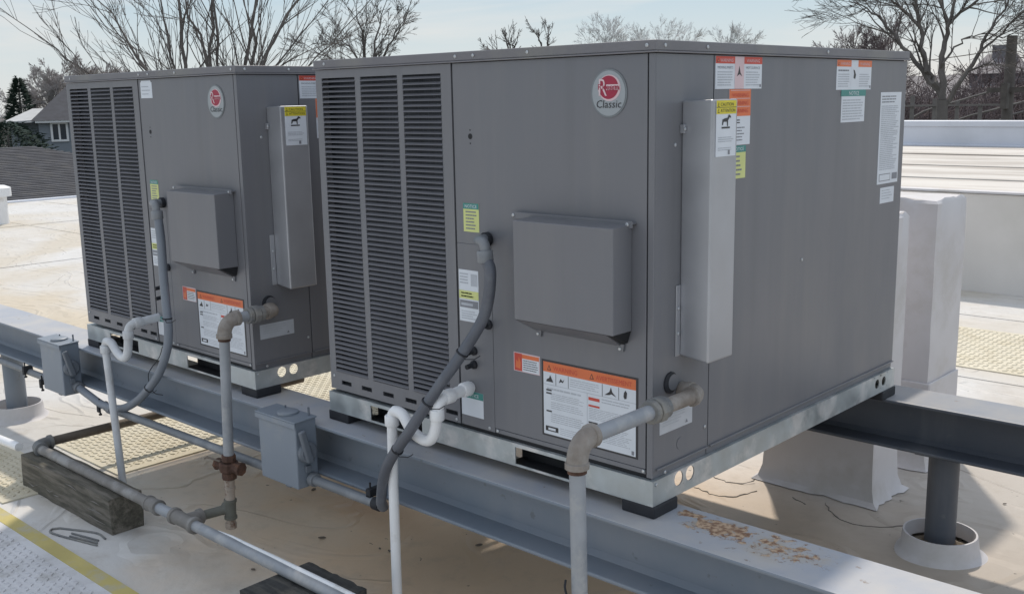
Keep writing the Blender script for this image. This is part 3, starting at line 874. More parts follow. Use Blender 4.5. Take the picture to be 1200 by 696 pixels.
    L.poly([(.28, .56), (.32, .56), (.36, .62), (.52, .62), (.54, .54), (.58, .54), (.58, .64), (.66, .70), (.72, .68), (.72, .72), (.62, .75),
            (.55, .69), (.40, .68), (.30, .66)], 'black', .0015)
    L.rect(.26, .68, .50, .53, 'black', .0014)
    L.lines(.1, .9, .25, .36, 3, 'inkpale', .4, .3, 29); L.lines(.1, .9, .10, .17, 2, 'inkpale', .4, .3, 30); L.rect(.6, .7, .03, .11, 'ink', .0014)
    L.build('caution_label', fh)
    return root

unit = make_unit('nearer grey rooftop unit, whole, at the end of the steel frame beside the rusty patch', 'packaged air conditioners on the steel frame')
unit2 = copy_tree(unit)
unit2.location = (-1.6123, -0.0212, 0)
unit2['label'] = 'farther grey rooftop unit at left, partly hidden behind the nearer one'
L = Label('front', 0, -0.622, -0.541, 0.975, 1.030, 'white')
L.poly([(.04, 1.0), (.10, 1.12), (.9, 1.12), (.96, 1.0)], 'white', .0008)
L.lines(.1, .9, .15, .85, 3, 'inkpale', .25, .4, 33)
L.build('permit_sticker', unit2)

# ------------------------------------------------------------------ steel frame
ZT, ZB = -0.030, -0.192
def ibeam(yw, y0, y1, x0, x1, label, bm_='beam'):
    t = thing('steel_beam', label, 'beam', ((x0 + x1) / 2, yw, 0), 'steel beams carrying the rooftop units')
    o = ((x0 + x1) / 2, yw)
    mb = MB()
    mb.box(x0 - o[0], x1 - o[0], y0 - yw, y1 - yw, ZT - .011, ZT)
    mb.build('flange', bm_, t, bevel=0.004)
    mb = MB()
    mb.box(x0 - o[0], x1 - o[0], y0 - yw, y1 - yw, ZB, ZB + .011)
    mb.build('flange', bm_, t, bevel=0.004)
    mb = MB()
    mb.box(x0 - o[0], x1 - o[0], -0.0045, 0.0045, ZB + .0112, ZT - .0112)
    for s in (-1, 1):     # root fillets
        for (z, d) in ((ZB + .0112, 1), (ZT - .0112, -1)):
            a = [(x0 - o[0], s * .0046, z), (x0 - o[0], s * .018, z), (x0 - o[0], s * .0046, z + d * .0134)]
            b = [(x1 - o[0], p[1], p[2]) for p in a]
            mb.add(a + b, [(0, 1, 2), (5, 4, 3), (0, 3, 4, 1), (1, 4, 5, 2), (2, 5, 3, 0)])
    mb.build('web', bm_, t)
    return t
ibeam(0.02, -0.075, 0.115, -7.5, 2.3, 'front grey steel beam with rusty peeling paint on its top, under both units')
ibeam(1.38, 1.285, 1.475, -2.78, 2.6, 'rear grey steel beam under the back edge of the units, its shade painted in', 'beamshade')

def column(x, y, label, bm_='beamshade'):
    t = thing('pipe_column', label, 'column', (x, y, -0.54), 'pipe columns under the steel beams')
    mb = MB(); mb.tube([(0, 0, 0.02), (0, 0, ZB + .54 - .010)], 0.048, 28)
    mb.build('post', bm_, t, smooth=True)
    mb = MB(); mb.box(-.07, .07, -.07, .07, ZB + .5301, ZB + .5399)
    mb.build('cap_plate', bm_, t)
    return t
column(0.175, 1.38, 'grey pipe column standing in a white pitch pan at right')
column(-3.80, 0.02, 'grey pipe column at the left edge under the front beam', 'beam')
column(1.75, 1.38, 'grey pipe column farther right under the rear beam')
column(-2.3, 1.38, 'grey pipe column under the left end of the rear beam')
column(2.0, 0.02, 'grey pipe column under the right end of the front beam')

def pan(x, y, label):
    t = thing('pitch_pan', label, 'pitch pan', (x, y, -0.54), 'white collars sealing the columns')
    mb = MB()
    prof = [(0.150, -0.004), (0.134, 0.005), (0.122, 0.018), (0.117, 0.062), (0.115, 0.070), (0.109, 0.070), (0.106, 0.030), (0.105, 0.022)]
    n = 48; vs = []; fs = []
    q = random.Random(3)
    for i, (r_, z) in enumerate(prof):
        for k in range(n):
            a = 2 * math.pi * k / n
            w = 1 + 0.05 * math.sin(3 * a + 1) * (i == 0) + (0.012 * math.sin(5 * a) if i < 3 else 0)
            vs.append((r_ * w * math.cos(a), r_ * w * math.sin(a), z))
    for i in range(len(prof) - 1):
        for k in range(n):
            j = (k + 1) % n
            fs.append((i * n + k, i * n + j, (i + 1) * n + j, (i + 1) * n + k))
    mb.add(vs, fs)
    mb.build('collar', 'wrap', t, smooth=True)
    mb = MB(); n = 40; rs = [0.047, 0.06, 0.08, 0.106]; vs = []; fs = []
    for i, r_ in enumerate(rs):
        for k in range(n):
            a = 2 * math.pi * k / n
            z = 0.042 - 0.010 * i + q.uniform(-.004, .004) * (i < 3)
            vs.append((r_ * math.cos(a), r_ * math.sin(a), z))
    for i in range(3):
        for k in range(n):
            j = (k + 1) % n
            fs.append((i * n + k, (i + 1) * n + k, (i + 1) * n + j, i * n + j))
    mb.add(vs, fs)
    mb.build('sealant', 'mud', t, smooth=True)
    return t
pan(0.175, 1.38, 'round white collar filled with brown sealant round the right column')
pan(-3.80, 0.02, 'round white collar at the foot of the left edge column')

# ------------------------------------------------------------------ roof and building
def flat(name, x0, x1, y0, y1, z, m, th=0.2):
    mb = MB(); mb.box(x0, x1, y0, y1, z - th, z)
    return mb.build(name, m)
ground = MB(); ground.box(-900, 900, -900, 900, -6.2, -6.0)
struct(ground.build('ground', 'ground'))
rf = flat('flat_roof', -16.0, 9.0, -9.0, 6.10, -0.54, 'roof', 0.35); struct(rf)
bw = MB(); bw.box(-15.95, 8.95, -8.95, 13.0, -6.0, -0.891)
struct(bw.build('building_wall', 'farhouse'))
up = MB()
up.box(-9.0, 9.0, 6.101, 12.8, -0.89, 0.192)
step = struct(up.build('raised_roof', 'upperwrap'))
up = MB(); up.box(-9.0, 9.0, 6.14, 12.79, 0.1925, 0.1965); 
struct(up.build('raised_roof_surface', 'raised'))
mb = MB()
mb.box(-9.03, 9.03, 6.085, 6.20, 0.197, 0.215)
struct(mb.build('roof_edge_strip', 'wrap', bevel=0.004))
# laps of the membrane on the raised roof (run across, proud of the surface)
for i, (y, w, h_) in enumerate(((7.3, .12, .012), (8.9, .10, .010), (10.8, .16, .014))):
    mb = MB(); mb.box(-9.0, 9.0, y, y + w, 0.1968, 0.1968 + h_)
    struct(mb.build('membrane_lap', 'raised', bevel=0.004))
# parapet with metal coping
pt = thing('parapet_wall', 'long low parapet with pale blue grey metal coping along the far roof edge', 'parapet', (0, 12.9, 0.19))
mb = MB(); mb.box(-10, 9, -.095, .2, 0.0, 0.27); mb.build('wall_panel', 'metalwhite', pt)
mb = MB(); mb.box(-10, 9, -.115, .23, 0.2702, 0.352); mb.build('coping', 'metalwhite', pt, bevel=0.012)
mb = MB(); mb.box(-10, 9, -.135, -.0955, 0.0, 0.035); mb.build('base_flashing', 'metalwhite', pt, bevel=0.01)
# membrane laps and lifted seams on the lower roof
lap = [(-15.9, 1.0, -7.02, -6.98), (-15.9, 1.2, 3.60, 3.64), (-15.9, 4.0, 5.2, 5.23)]
for (a, b, c, d) in lap:
    mb = MB(); mb.box(a, b, c, d, -0.5398, -0.536); struct(mb.build('membrane_lap', 'roof'))
for (x, a, b) in ((-5.2, -4, 6), (-8.9, -8, 6), (-12.4, -8, 6), (1.95, 1.9, 6)):
    mb = MB(); mb.box(x, x + .05, a, b, -0.5398, -0.535); struct(mb.build('membrane_lap', 'roof'))
# small kerb along the left roof edge
mb = MB(); mb.box(-16.03, -15.86, -9, 6.1, -0.60, -0.515)
struct(mb.build('roof_edge_strip', 'metalwhite', bevel=0.01))

# ------------------------------------------------------------------ wrapped roof curbs behind the near unit
def curb(x0, x1, y0, y1, zt, label, seed, foot=0.032, split=None):
    t = thing('wrapped_duct_curb', label, 'roof curb', ((x0 + x1) / 2, (y0 + y1) / 2, -0.54), 'membrane-wrapped duct curbs')
    cx, cy = (x0 + x1) / 2, (y0 + y1) / 2
    q = random.Random(seed)
    hw, hd, H_ = (x1 - x0) / 2, (y1 - y0) / 2, zt + .54
    levels = [(0.003, foot), (0.018, foot * .5), (0.06, foot * .12), (0.14, 0.0)]
    k = 8
    for i in range(1, k + 1): levels.append((0.14 + (H_ - 0.155) * i / k, 0.0))
    levels.append((H_, -0.010))
    if split: pass
    m_ = 10
    per = []
    for i in range(m_): per.append((-1 + 2 * i / m_, -1))
    for i in range(m_): per.append((1, -1 + 2 * i / m_))
    for i in range(m_): per.append((1 - 2 * i / m_, 1))
    for i in range(m_): per.append((-1, 1 - 2 * i / m_))
    vs, fs = [], []
    n = len(per)
    for li, (z, off) in enumerate(levels):
        for pi_, (u, v) in enumerate(per):
            corner = abs(u) > .99 and abs(v) > .99
            o_ = off + (q.uniform(-.0015, .0015) if 3 < li < len(levels) - 1 else q.uniform(-.012, .012) * (li == 0) + 0)
            sx = u * (hw + (o_ if abs(u) > .99 else 0)); sy = v * (hd + (o_ if abs(v) > .99 else 0))
            if split and z > split[0]:
                sx -= 0
            vs.append((sx, sy, z + (q.uniform(-.006, .004) if li == len(levels) - 1 else 0)))
    for i in range(len(levels) - 1):
        for a in range(n):
            b = (a + 1) % n
            fs.append((i * n + a, i * n + b, (i + 1) * n + b, (i + 1) * n + a))
    fs.append(tuple((len(levels) - 1) * n + a for a in range(n)))
    mb = MB(); mb.add(vs, fs)
    mb.build('wrapped_body', 'wrap', t, smooth=True)
    # lower wrap turned up over the body, with its cut edge
    if split:
        mb = MB()
        z = split[0]
        e = 0.010
        for (a, b, c, d) in ((-hw - e, hw + e, -hd - e, -hd), (hw, hw + e, -hd, hd), ):
            mb.box(a, b, c, d, .12, z)
        mb.build('base_wrap', 'wrap', t, bevel=0.004)
    return t
curb(-0.60, -0.16, 1.607, 1.825, 0.52, 'shorter white wrapped duct curb directly behind the rear beam', 5)
curb(-0.60, -0.16, 2.085, 2.385, 0.54, 'taller white wrapped duct curb farthest behind the near unit', 9, split=(0.36,))
# dark cut edges of the flashing patches on the roof round the curbs
def dirt_line(pts, label=None, w=0.0022):
    mb = MB()
    mb.tube([(x + rnd.uniform(-.006, .006), y + rnd.uniform(-.006, .006), -0.5388 + z) for x, y, z in spline(pts, 5)], [w * rnd.uniform(.4, 1.2) for _ in range(len(spline(pts, 5)))], 6)
    return mb
dl = [
    [(-0.30, 1.52, 0), (-0.22, 1.44, 0), (-0.12, 1.41, 0), (-0.02, 1.47, 0), (0.03, 1.56, 0), (0.06, 1.70, 0)],
    [(-0.78, 1.66, 0), (-0.80, 1.53, 0), (-0.72, 1.48, 0), (-0.64, 1.49, 0), (-0.60, 1.545, 0.01)],
    [(-0.75, 1.35, 0), (-0.65, 1.33, 0), (-0.58, 1.37, 0), (-0.55, 1.46, 0)],
    [(-0.35, 1.47, 0), (-0.42, 1.50, 0)],
]
for d in dl:
    o = dirt_line(d).build('flashing_edge', 'tar')
    struct(o)

# ------------------------------------------------------------------ walkway pads
def pad(x0, x1, y0, y1, m, label, border, sp=0.025, rot=0):
    t = thing('walkway_pad', label, 'walkway pad', ((x0 + x1) / 2, (y0 + y1) / 2, -0.54), 'tread pads laid on the roof')
    hw, hd = (x1 - x0) / 2, (y1 - y0) / 2
    bwd = 0.055
    mb = MB(); mb.box(-hw, hw, -hd, hd, .0003, .006); mb.build('pad_sheet', m, t)
    if border:
        mb = MB()
        for (a, b, c, d) in ((-hw, hw, hd - bwd, hd), (-hw, hw, -hd, -hd + bwd), (hw - bwd, hw, -hd + bwd, hd - bwd), (-hw, -hw + bwd, -hd + bwd, hd - bwd)):
            mb.box(a, b, c, d, .0062, .0075)
        mb.build('border_stripe', 'yellowstripe', t)
    mb = MB()
    e = bwd + .012 if border else 0.02
    nx, ny = int((2 * hw - 2 * e) / sp), int((2 * hd - 2 * e) / sp)
    for i in range(nx):
        for j in range(ny):
            cx = -hw + e + (i + .5) * sp; cy = -hd + e + (j + .5) * sp
            a = R(45) if (i + j) % 2 else R(-45)
            ca, sa = math.cos(a), math.sin(a)
            l_, w_ = sp * .44, sp * .15
            pts = [(-l_, 0), (0, -w_), (l_, 0), (0, w_)]
            b = [(cx + p[0] * ca - p[1] * sa, cy + p[0] * sa + p[1] * ca, .0061) for p in pts]
            tt = [(cx + p[0] * .72 * ca - p[1] * .55 * sa, cy + p[0] * .72 * sa + p[1] * .55 * ca, .0095) for p in pts]
            mb.add(b + tt, [(4, 5, 6, 7), (0, 1, 5, 4), (1, 2, 6, 5), (2, 3, 7, 6), (3, 0, 4, 7)])
    s = mb.build('tread_pattern', m, t)
    s['kind'] = 'stuff'
    return t
pad(-4.2, -1.25, -1.45, -0.525, 'padgrey', 'grey diamond tread pad with yellow border at the bottom left corner', True)
pad(-3.30, -2.62, -0.06, 0.80, 'padcream', 'cream tread pad under the front beam, crossed by the brown pipe', False, .027)
pad(-4.6, -2.665, -0.50, -0.20, 'padcream', 'cream tread pad left of the timber sleeper', False, .027)
pad(-4.1, -2.35, 1.00, 1.90, 'padcream', 'cream tread pad seen in the gap between the two units', False, .027)
pad(-1.10, 1.6, 3.80, 4.80, 'padcream', 'cream tread pad on the sunlit roof at right behind the curbs', False, .038)

# ------------------------------------------------------------------ timber sleepers
def sleeper(x0, x1, y0, y1, m, label, seed):
    t = thing('timber_sleeper', label, 'timber block', ((x0 + x1) / 2, (y0 + y1) / 2, -0.54), 'timber blocks under the gas pipe')
    hw, hd = (x1 - x0) / 2, (y1 - y0) / 2
    q = random.Random(seed)
    mb = MB()
    n = 14; vs = []; fs = []
    for i in range(n + 1):
        x = -hw + 2 * hw * i / n
        for (y, z) in ((-hd, 0), (hd, 0), (hd, .066), (hd, .133), (0, .135), (-hd, .133), (-hd, .066)):
            vs.append((x + q.uniform(-.001, .001), y + q.uniform(-.0025, .0025), z + q.uniform(-.002, .002) * (z > 0)))
    k = 7
    for i in range(n):
        for j in range(k):
            j2 = (j + 1) % k
            fs.append((i * k + j, (i + 1) * k + j, (i + 1) * k + j2, i * k + j2))
    fs.append(tuple(range(k))); fs.append(tuple(n * k + j for j in range(k - 1, -1, -1)))
    mb.add(vs, fs)
    mb.build('timber', m, t, bevel=0.002)
    mb = MB()
    for i in range(9):
        x = q.uniform(-hw * .9, hw * .7); l_ = q.uniform(.05, .16); z = q.uniform(.02, .115)
        mb.tube([(x, -hd - .0012, z), (x + l_ * .5, -hd - .0016, z + q.uniform(-.008, .008)), (x + l_, -hd - .001, z + q.uniform(-.008, .008))], [.0006, .0022, .0006], 4)
    gs = mb.build('grain_split', 'tar', t); gs['kind'] = 'stuff'
    return t
sleeper(-2.80, -2.055, -0.365, -0.240, 'wood', 'long weathered grey timber block lying under the gas pipe at left', 4)
sleeper(-1.11, -0.84, -0.440, -0.200, 'wooddark', 'dark timber block under the gas pipe at the bottom edge', 8)

# ------------------------------------------------------------------ gas main along the roof
gm = thing('gas_main', 'weathered grey gas pipe running low over the timber blocks below the front beam', 'gas pipe', (-1.9, -0.310, -0.54))
ox, oy = 1.9, 0.310
def gl(p): return (p[0] + ox, p[1] + oy, p[2] + .54)
Zm = -0.385
mb = MB(); mb.tube([gl((-2.76, -.310, Zm)), gl((-1.865, -.310, Zm)), ], .0185, 16); mb.build('pipe', 'maingrey', gm, smooth=True)
mb = MB(); mb.tube([gl((-1.81, -.310, Zm)), gl((-1.695, -.310, Zm)), ], .0185, 16); mb.build('pipe', 'gas', gm, smooth=True)
mb = MB(); mb.tube([gl((-1.575, -.310, Zm)), gl((-0.2, -.310, Zm)), ], .0178, 16); mb.build('pipe', 'gas', gm, smooth=True)
mb = MB(); mb.tube([gl(p) for p in ((-1.835 - .035, -.310, Zm), (-1.835 - .03, -.310, Zm), (-1.835 + .03, -.310, Zm), (-1.835 + .035, -.310, Zm))], [.021, .025, .025, .021], 18)
ring(mb, gl((-1.865, -.310, Zm)), (1, 0, 0), .027, .012); ring(mb, gl((-1.805, -.310, Zm)), (1, 0, 0), .027, .012)
mb.build('coupling', 'maingrey', gm, smooth=True)
mb = MB(); mb.tube([gl((-1.695, -.310, Zm)), gl((-1.575, -.310, Zm))], .0235, 18); ring(mb, gl((-1.695, -.310, Zm)), (1, 0, 0), .028, .016); ring(mb, gl((-1.575, -.310, Zm)), (1, 0, 0), .028, .016)
mb.tube([gl((-1.632, -.310, Zm)), gl((-1.629, -.258, Zm))], .022, 16); ring(mb, gl((-1.629, -.258, Zm)), (0, 1, 0), .026, .016)
mb.build('tee', 'maingrey', gm, smooth=True)
mb = MB(); mb.tube([gl((-1.629, -.258, Zm)), gl((-1.612, -.185, Zm + .003)), gl((-1.594, -.166, Zm + .004))], .0160, 14); mb.build('branch_pipe', 'greenpipe', gm, smooth=True)
mb = MB(); mb.tube([gl(p) for p in arc((-2.735, -.310, Zm), (-2.797, -.310, Zm), (-2.800, -.248, Zm))], .0235, 18)
ring(mb, gl((-2.73, -.310, Zm)), (1, 0, 0), .028, .016); ring(mb, gl((-2.800, -.243, Zm)), (0, 1, 0), .028, .016)
mb.build('elbow', 'gasdark', gm, smooth=True)
mb = MB(); mb.tube([gl((-2.800, -.25, Zm)), gl((-2.800, 1.0, Zm))], .0185, 16); mb.build('cross_pipe', 'mainbrown', gm, smooth=True)
mb = MB(); mb.tube([(0.45, .012, .1675), (0.53, .013, .168), (0.62, .010, .1695), (0.74, .012, .1682), (0.86, .0105, .169), (1.02, .012, .168), (1.3, .010, .1685), (1.7, .009, .1685)], [.002, .006, .0072, .0085, .0095, .010, .0105, .0105], 10)
mb.build('white_drip', 'pvc', gm, smooth=True)
wp = thing('white_pipe', 'white painted pipe entering from the left edge behind the timber block', 'pipe', (-3.6, -0.33, -0.54))
mb = MB(); mb.tube([(-1.9, -.11, .155), (.1, -.07, .155), (.77, -.025, .155)], .0175, 14); mb.build('pipe', 'pvc', wp, smooth=True)

# ------------------------------------------------------------------ gas risers
def riser(P0, y_union, y_el, foot, label, loc):
    t = thing('gas_riser', label, 'gas pipe', loc, 'gas pipes feeding the units')
    L_ = lambda p: (p[0] - loc[0], p[1] - loc[1], p[2] - loc[2])
    x, y, z = P0
    mb = MB()
    mb.tube([L_(p) for p in [(x - .049, y, z)] + arc((x - .022, y, z), (x, y, z), (x, y - .028, z))], .0215, 18)
    ring(mb, L_((x, y - .028, z)), (0, 1, 0), .0245, .012); ring(mb, L_((x - .024, y, z)), (1, 0, 0), .0245, .012)
    mb.build('elbow', 'gasfit', t, smooth=True)
    mb = MB(); mb.tube([L_((x, y - .028, z)), L_((x, y_union, z))], .0180, 16); mb.build('nipple', 'gasfit', t, smooth=True)
    mb = MB()
    for dy, r_, w in ((-.022, .0275, .016), (0, .031, .024), (.022, .026, .016)):
        ring(mb, L_((x, y_union + dy, z)), (0, 1, 0), r_, w, 8 if dy == 0 else 16)
    mb.build('union', 'gasdark', t, smooth=False, bevel=.0015)
    mb = MB(); mb.tube([L_((x, y_union - .02, z)), L_((x, y_el + .045, z - .001))], .0172, 16); mb.build('pipe', 'gas', t, smooth=True)
    fx, fy, fz = foot
    d = Vector((fx - x, fy - y_el, fz - z)).normalized()
    e2 = Vector((x, y_el, z)) + d * .055
    mb = MB()
    mb.tube([L_(p) for p in arc((x, y_el + .05, z), (x, y_el, z), e2, 8)], .0228, 20)
    ring(mb, L_((x, y_el + .048, z)), (0, 1, 0), .0258, .014); ring(mb, L_(Vector((x, y_el, z)) + d * .052), d, .0258, .014)
    mb.build('elbow', 'gasfit', t, smooth=True)
    a = Vector((x, y_el, z)) + d * .055; b = Vector((x, y_el, z)) + d * .068
    mb = MB(); mb.tube([L_(a), L_(b)], .0205, 16); mb.build('rust_band', 'rust', t, smooth=True)
    mb = MB(); mb.tube([L_(b), L_(foot)], .0172, 16); mb.build('drop_pipe', 'gas', t, smooth=True)
    return t, L_, d
r1, L1, d1 = riser((.050, .115, .258), -.054, -.338, (.062, -.337, -.54), 'gas pipe with elbow in front of the near unit, dropping past the beam', (.05, -.338, -.54))
mb = MB(); mb.tube([L1(p) for p in spline([(.033, -.357, -.045), (.035, -.361, -.065), (.052, -.364, -.095), (.062, -.362, -.115)], 5)], [.0025] * 16, 6)
mb.build('cable_tie', 'rubber', r1)
FT = (-1.583, -.163, -.198)
r2, L2, d2 = riser((-1.562, .037, .268), -.042, -.158, FT, 'gas pipe with rusty valve dropping in front of the far unit', (-1.60, -.16, -.54))
C = lambda s: Vector(FT) + d2 * s
mb = MB()
ring(mb, L2(C(.0)), d2, .024, .022, 8); ring(mb, L2(C(.03)), d2, .033, .030, 8); ring(mb, L2(C(.06)), d2, .025, .026, 8)
mb.tube([L2(C(.03) + Vector((-.055, -.01, 0))), L2(C(.03) + Vector((.055, .01, 0)))], .018, 10)
ring(mb, L2(C(.03) + Vector((.052, .01, 0))), (1, .2, 0), .023, .014, 8)
ring(mb, L2(C(.03) + Vector((-.052, -.01, 0))), (1, .2, 0), .021, .012, 6)
mb.build('valve', 'rust', r2, smooth=False, bevel=.001)
mb = MB(); mb.tube([L2(C(.012) + Vector((-.02, -.02, 0))), L2(C(.012) + Vector((-.085, -.03, .004))), L2(C(.012) + Vector((-.10, -.03, -.004)))], .0035, 6)
mb.build('valve_lever', 'mainbrown', r2, smooth=True)
mb = MB(); mb.tube([L2(C(.07)), L2(C(.155))], .0165, 14); ring(mb, L2(C(.105)), d2, .019, .010); mb.build('nipple', 'rustlt', r2, smooth=True)
mb = MB(); mb.tube([L2(C(.145)), L2(C(.212))], .0185, 16); ring(mb, L2(C(.150)), d2, .0215, .010); ring(mb, L2(C(.209)), d2, .0215, .010)
mb.tube([L2(C(.18)), L2(C(.18) + Vector((-.032, -.0, 0)))], .0185, 14)
mb.build('tee', 'greenpipe', r2, smooth=True)
mb = MB(); mb.tube([L2(C(.212)), L2(C(.232))], .0150, 14); ring(mb, L2(C(.238)), d2, .0195, .020, 8); mb.build('drip_cap', 'rustlt', r2)

# ------------------------------------------------------------------ condensate drains
def drain(pts_a, drop, m, label, loc, elb):
    t = thing('condensate_drain', label, 'drain pipe', loc, 'white drain pipes with traps')
    L_ = lambda p: (p[0] - loc[0], p[1] - loc[1], p[2] - loc[2])
    mb = MB(); mb.tube([L_(p) for p in pts_a], .0158, 18); mb.build('trap', m, t, smooth=True)
    mb = MB(); mb.tube([L_(p) for p in drop], .0142, 18); mb.build('drop_pipe', m, t, smooth=True)
    for (c, ax) in elb:
        mb = MB(); ring(mb, L_(c), ax, .0200, .030); mb.build('socket', m, t, smooth=True)
    return t
yp = -.125
path = [(-.598, .001, .183), (-.598, -.05, .180)] + arc((-.598, -.095, .176), (-.598, yp, .174), (-.601, yp, .140)) + [(-.606, yp, .11)] + \
    arc((-.607, yp, .105), (-.618, yp, .052), (-.655, yp, .054), 7) + arc((-.66, yp, .054), (-.70, yp, .058), (-.725, yp, .092), 5) + \
    arc((-.735, yp, .104), (-.745, yp, .112), (-.765, yp, .112), 4) + [(-.775, yp, .111)]
drain(path, arc((-.765, yp, .111), (-.786, yp, .112), (-.787, yp, .085)) + [(-.792, yp, -.1), (-.796, yp, -.54)], 'pvc',
      'bright white drain pipe with a trap in front of the near unit', (-.8, yp, -.54),
      [((-.598, -.020, .182), (0, 1, 0)), ((-.598, -.085, .177), (0, 1, 0)), ((-.602, yp, .135), (0, 0, 1)), ((-.787, yp, .082), (0, 0, 1))])
yp = -.142
path = [(-2.243, -.019, .167), (-2.244, -.07, .163)] + arc((-2.245, -.112, .160), (-2.246, yp, .158), (-2.250, yp, .125)) + [(-2.258, yp, .085)] + \
    arc((-2.262, yp, .07), (-2.272, yp, .022), (-2.31, yp, .024), 7) + arc((-2.315, yp, .024), (-2.35, yp, .03), (-2.378, yp, .058), 5) + \
    arc((-2.385, yp, .064), (-2.40, yp, .073), (-2.42, yp, .070), 4) + [(-2.435, yp, .067)]
drain(path, arc((-2.425, yp, .067), (-2.447, yp, .066), (-2.446, yp, .038)) + [(-2.435, yp, -.1), (-2.40, yp, -.54)], 'pvcold',
      'greyish white drain pipe with a trap in front of the far unit', (-2.4, yp, -.54),
      [((-2.245, -.105, .160), (0, 1, 0)), ((-2.251, yp, .120), (0, 0, 1)), ((-2.446, yp, .036), (0, 0, 1))])

# ------------------------------------------------------------------ electrical disconnects and conduit
def disconnect(xc, label):
    t = thing('disconnect_switch', label, 'electrical box', (xc, -.076, -.02), 'grey electrical disconnect boxes on the front beam')
    mb = MB(); mb.hexa([(-.098, -.078, -.200), (.098, -.078, -.200), (.098, 0, -.200), (-.098, 0, -.200)],
                       [(-.100, -.078, .016), (.100, -.078, .016), (.100, 0, .016), (-.100, 0, .016)])
    mb.build('enclosure', 'box', t, bevel=0.004)
    mb = MB(); mb.hexa([(-.106, -.085, .013), (.106, -.085, .013), (.106, .0, .0165), (-.106, .0, .0165)],
                       [(-.106, -.085, .018), (.106, -.085, .018), (.106, .0, .022), (-.106, .0, .022)])
    mb.box(-.106, .106, -.085, -.0815, -.004, .0128)
    mb.build('cover', 'box', t, bevel=0.002)
    mb = MB(); mb.tube([(0.01, -.04, .020), (0.01, -.04, .027), (0.01, -.04, .030)], [.034, .034, .028], 24); mb.build('hub', 'box', t, smooth=True)
    mb = MB()
    mb.tube([(.100, -.042, -.085), (.112, -.042, -.085), (.118, -.042, -.085)], [.033, .033, .026], 20)
    mb.build('rotary_base', 'boxdark', t, smooth=True)
    mb = MB()
    mb.hexa([(.112, -.056, -.115), (.128, -.056, -.115), (.128, -.030, -.115), (.112, -.030, -.115)],
            [(.114, -.082, -.012), (.134, -.084, -.008), (.134, -.064, -.002), (.114, -.062, -.006)])
    mb.build('lever_handle', 'boxdark', t, bevel=0.006, seg=3)
    mb = MB(); mb.box(.102, .109, -.052, -.032, -.150, -.128); mb.box(-.104, -.0985, -.05, -.03, -.03, -.014); mb.box(.02, .045, -.07, -.055, -.208, -.2002)
    mb.build('hasp', 'boxdark', t, bevel=.001)
    mb = MB(); mb.tube([(.085, -.015, .02), (.085, -.015, .048)], .0035, 8); mb.tube([(-.03, -.02, .02), (-.03, -.02, .034)], .003, 8); mb.build('stud', 'boxdark', t)
    return t
disconnect(-1.308, 'grey disconnect box mounted on the beam between the two units')
disconnect(-2.925, 'grey disconnect box on the beam left of the far unit')

def conduit(name, path, r_, m, label, cat, loc, fit=(), group=None, part='tube'):
    t = thing(name, label, cat, loc, group)
    L_ = lambda p: (p[0] - loc[0], p[1] - loc[1], p[2] - loc[2])
    mb = MB(); mb.tube([L_(p) for p in path], r_, 16); mb.build(part, m, t, smooth=True)
    for (c, ax, rr, w, mm, nm) in fit:
        mb = MB(); ring(mb, L_(c), ax, rr, w, 16); mb.build(nm, mm, t, smooth=True)
    return t
conduit('rigid_conduit', [(-1.21, -.105, -.196), (-.885, -.105, -.196), (-.862, -.105, -.194)], .0150, 'conduit',
        'short grey conduit leaving the right side of the middle disconnect box', 'conduit', (-1.0, -.1, -.2),
        [((-1.195, -.105, -.196), (1, 0, 0), .0215, .022, 'conduit', 'connector'), ((-.89, -.105, -.196), (1, 0, 0), .019, .03, 'rubber', 'connector')])
conduit('flexible_conduit', spline([(-.858, -.110, -.196), (-.842, -.130, -.160), (-.782, -.155, -.045), (-.672, -.160, .086), (-.588, -.128, .215), (-.530, -.090, .312),
        (-.478, -.062, .412), (-.455, -.062, .515), (-.470, -.062, .555), (-.478, -.060, .572)], 7), .0152, 'flexdark',
        'dark grey flexible conduit looping from the near unit down to the beam', 'conduit', (-.86, -.1, -.2),
        [((-.473, -.061, .560), (-.1, 0, 1), .0205, .030, 'conduit', 'connector'),
         ((-.520, -.008, .594), (0, 1, 0), .019, .014, 'rubber', 'locknut')])
mb = MB(); mb.tube([Vector(p) - Vector((-.86, -.1, -.2)) for p in arc((-.520, -.004, .594), (-.515, -.058, .598), (-.485, -.061, .598)) + arc((-.484, -.061, .598), (-.471, -.061, .596), (-.471, -.061, .560))], .0135, 16)
mb.build('elbow', 'conduit', bpy.data.objects['flexible_conduit'], smooth=True)
def tie(pos, ax, parent, loc, r_=.0178):
    mb = MB(); ring(mb, [pos[i] - loc[i] for i in range(3)], ax, r_, .005, 16)
    p = Vector(pos) - Vector(loc)
    mb.tube([p + Vector((.01, -.015, 0)), p + Vector((.03, -.02, -.008)), p + Vector((.06, -.015, -.004)), p + Vector((.075, -.01, .006))], .0014, 5)
    mb.build('cable_tie', 'rubber', parent)
fc = bpy.data.objects['flexible_conduit']
tie((-.727, -.160, .020), (.8, 0, 1), fc, (-.86, -.1, -.2)); tie((-.534, -.092, .306), (.55, .3, 1), fc, (-.86, -.1, -.2)); tie((-.618, -.142, .17), (.65, .25, 1), fc, (-.86, -.1, -.2))
f2loc = (-2.7, -.1, -.2)
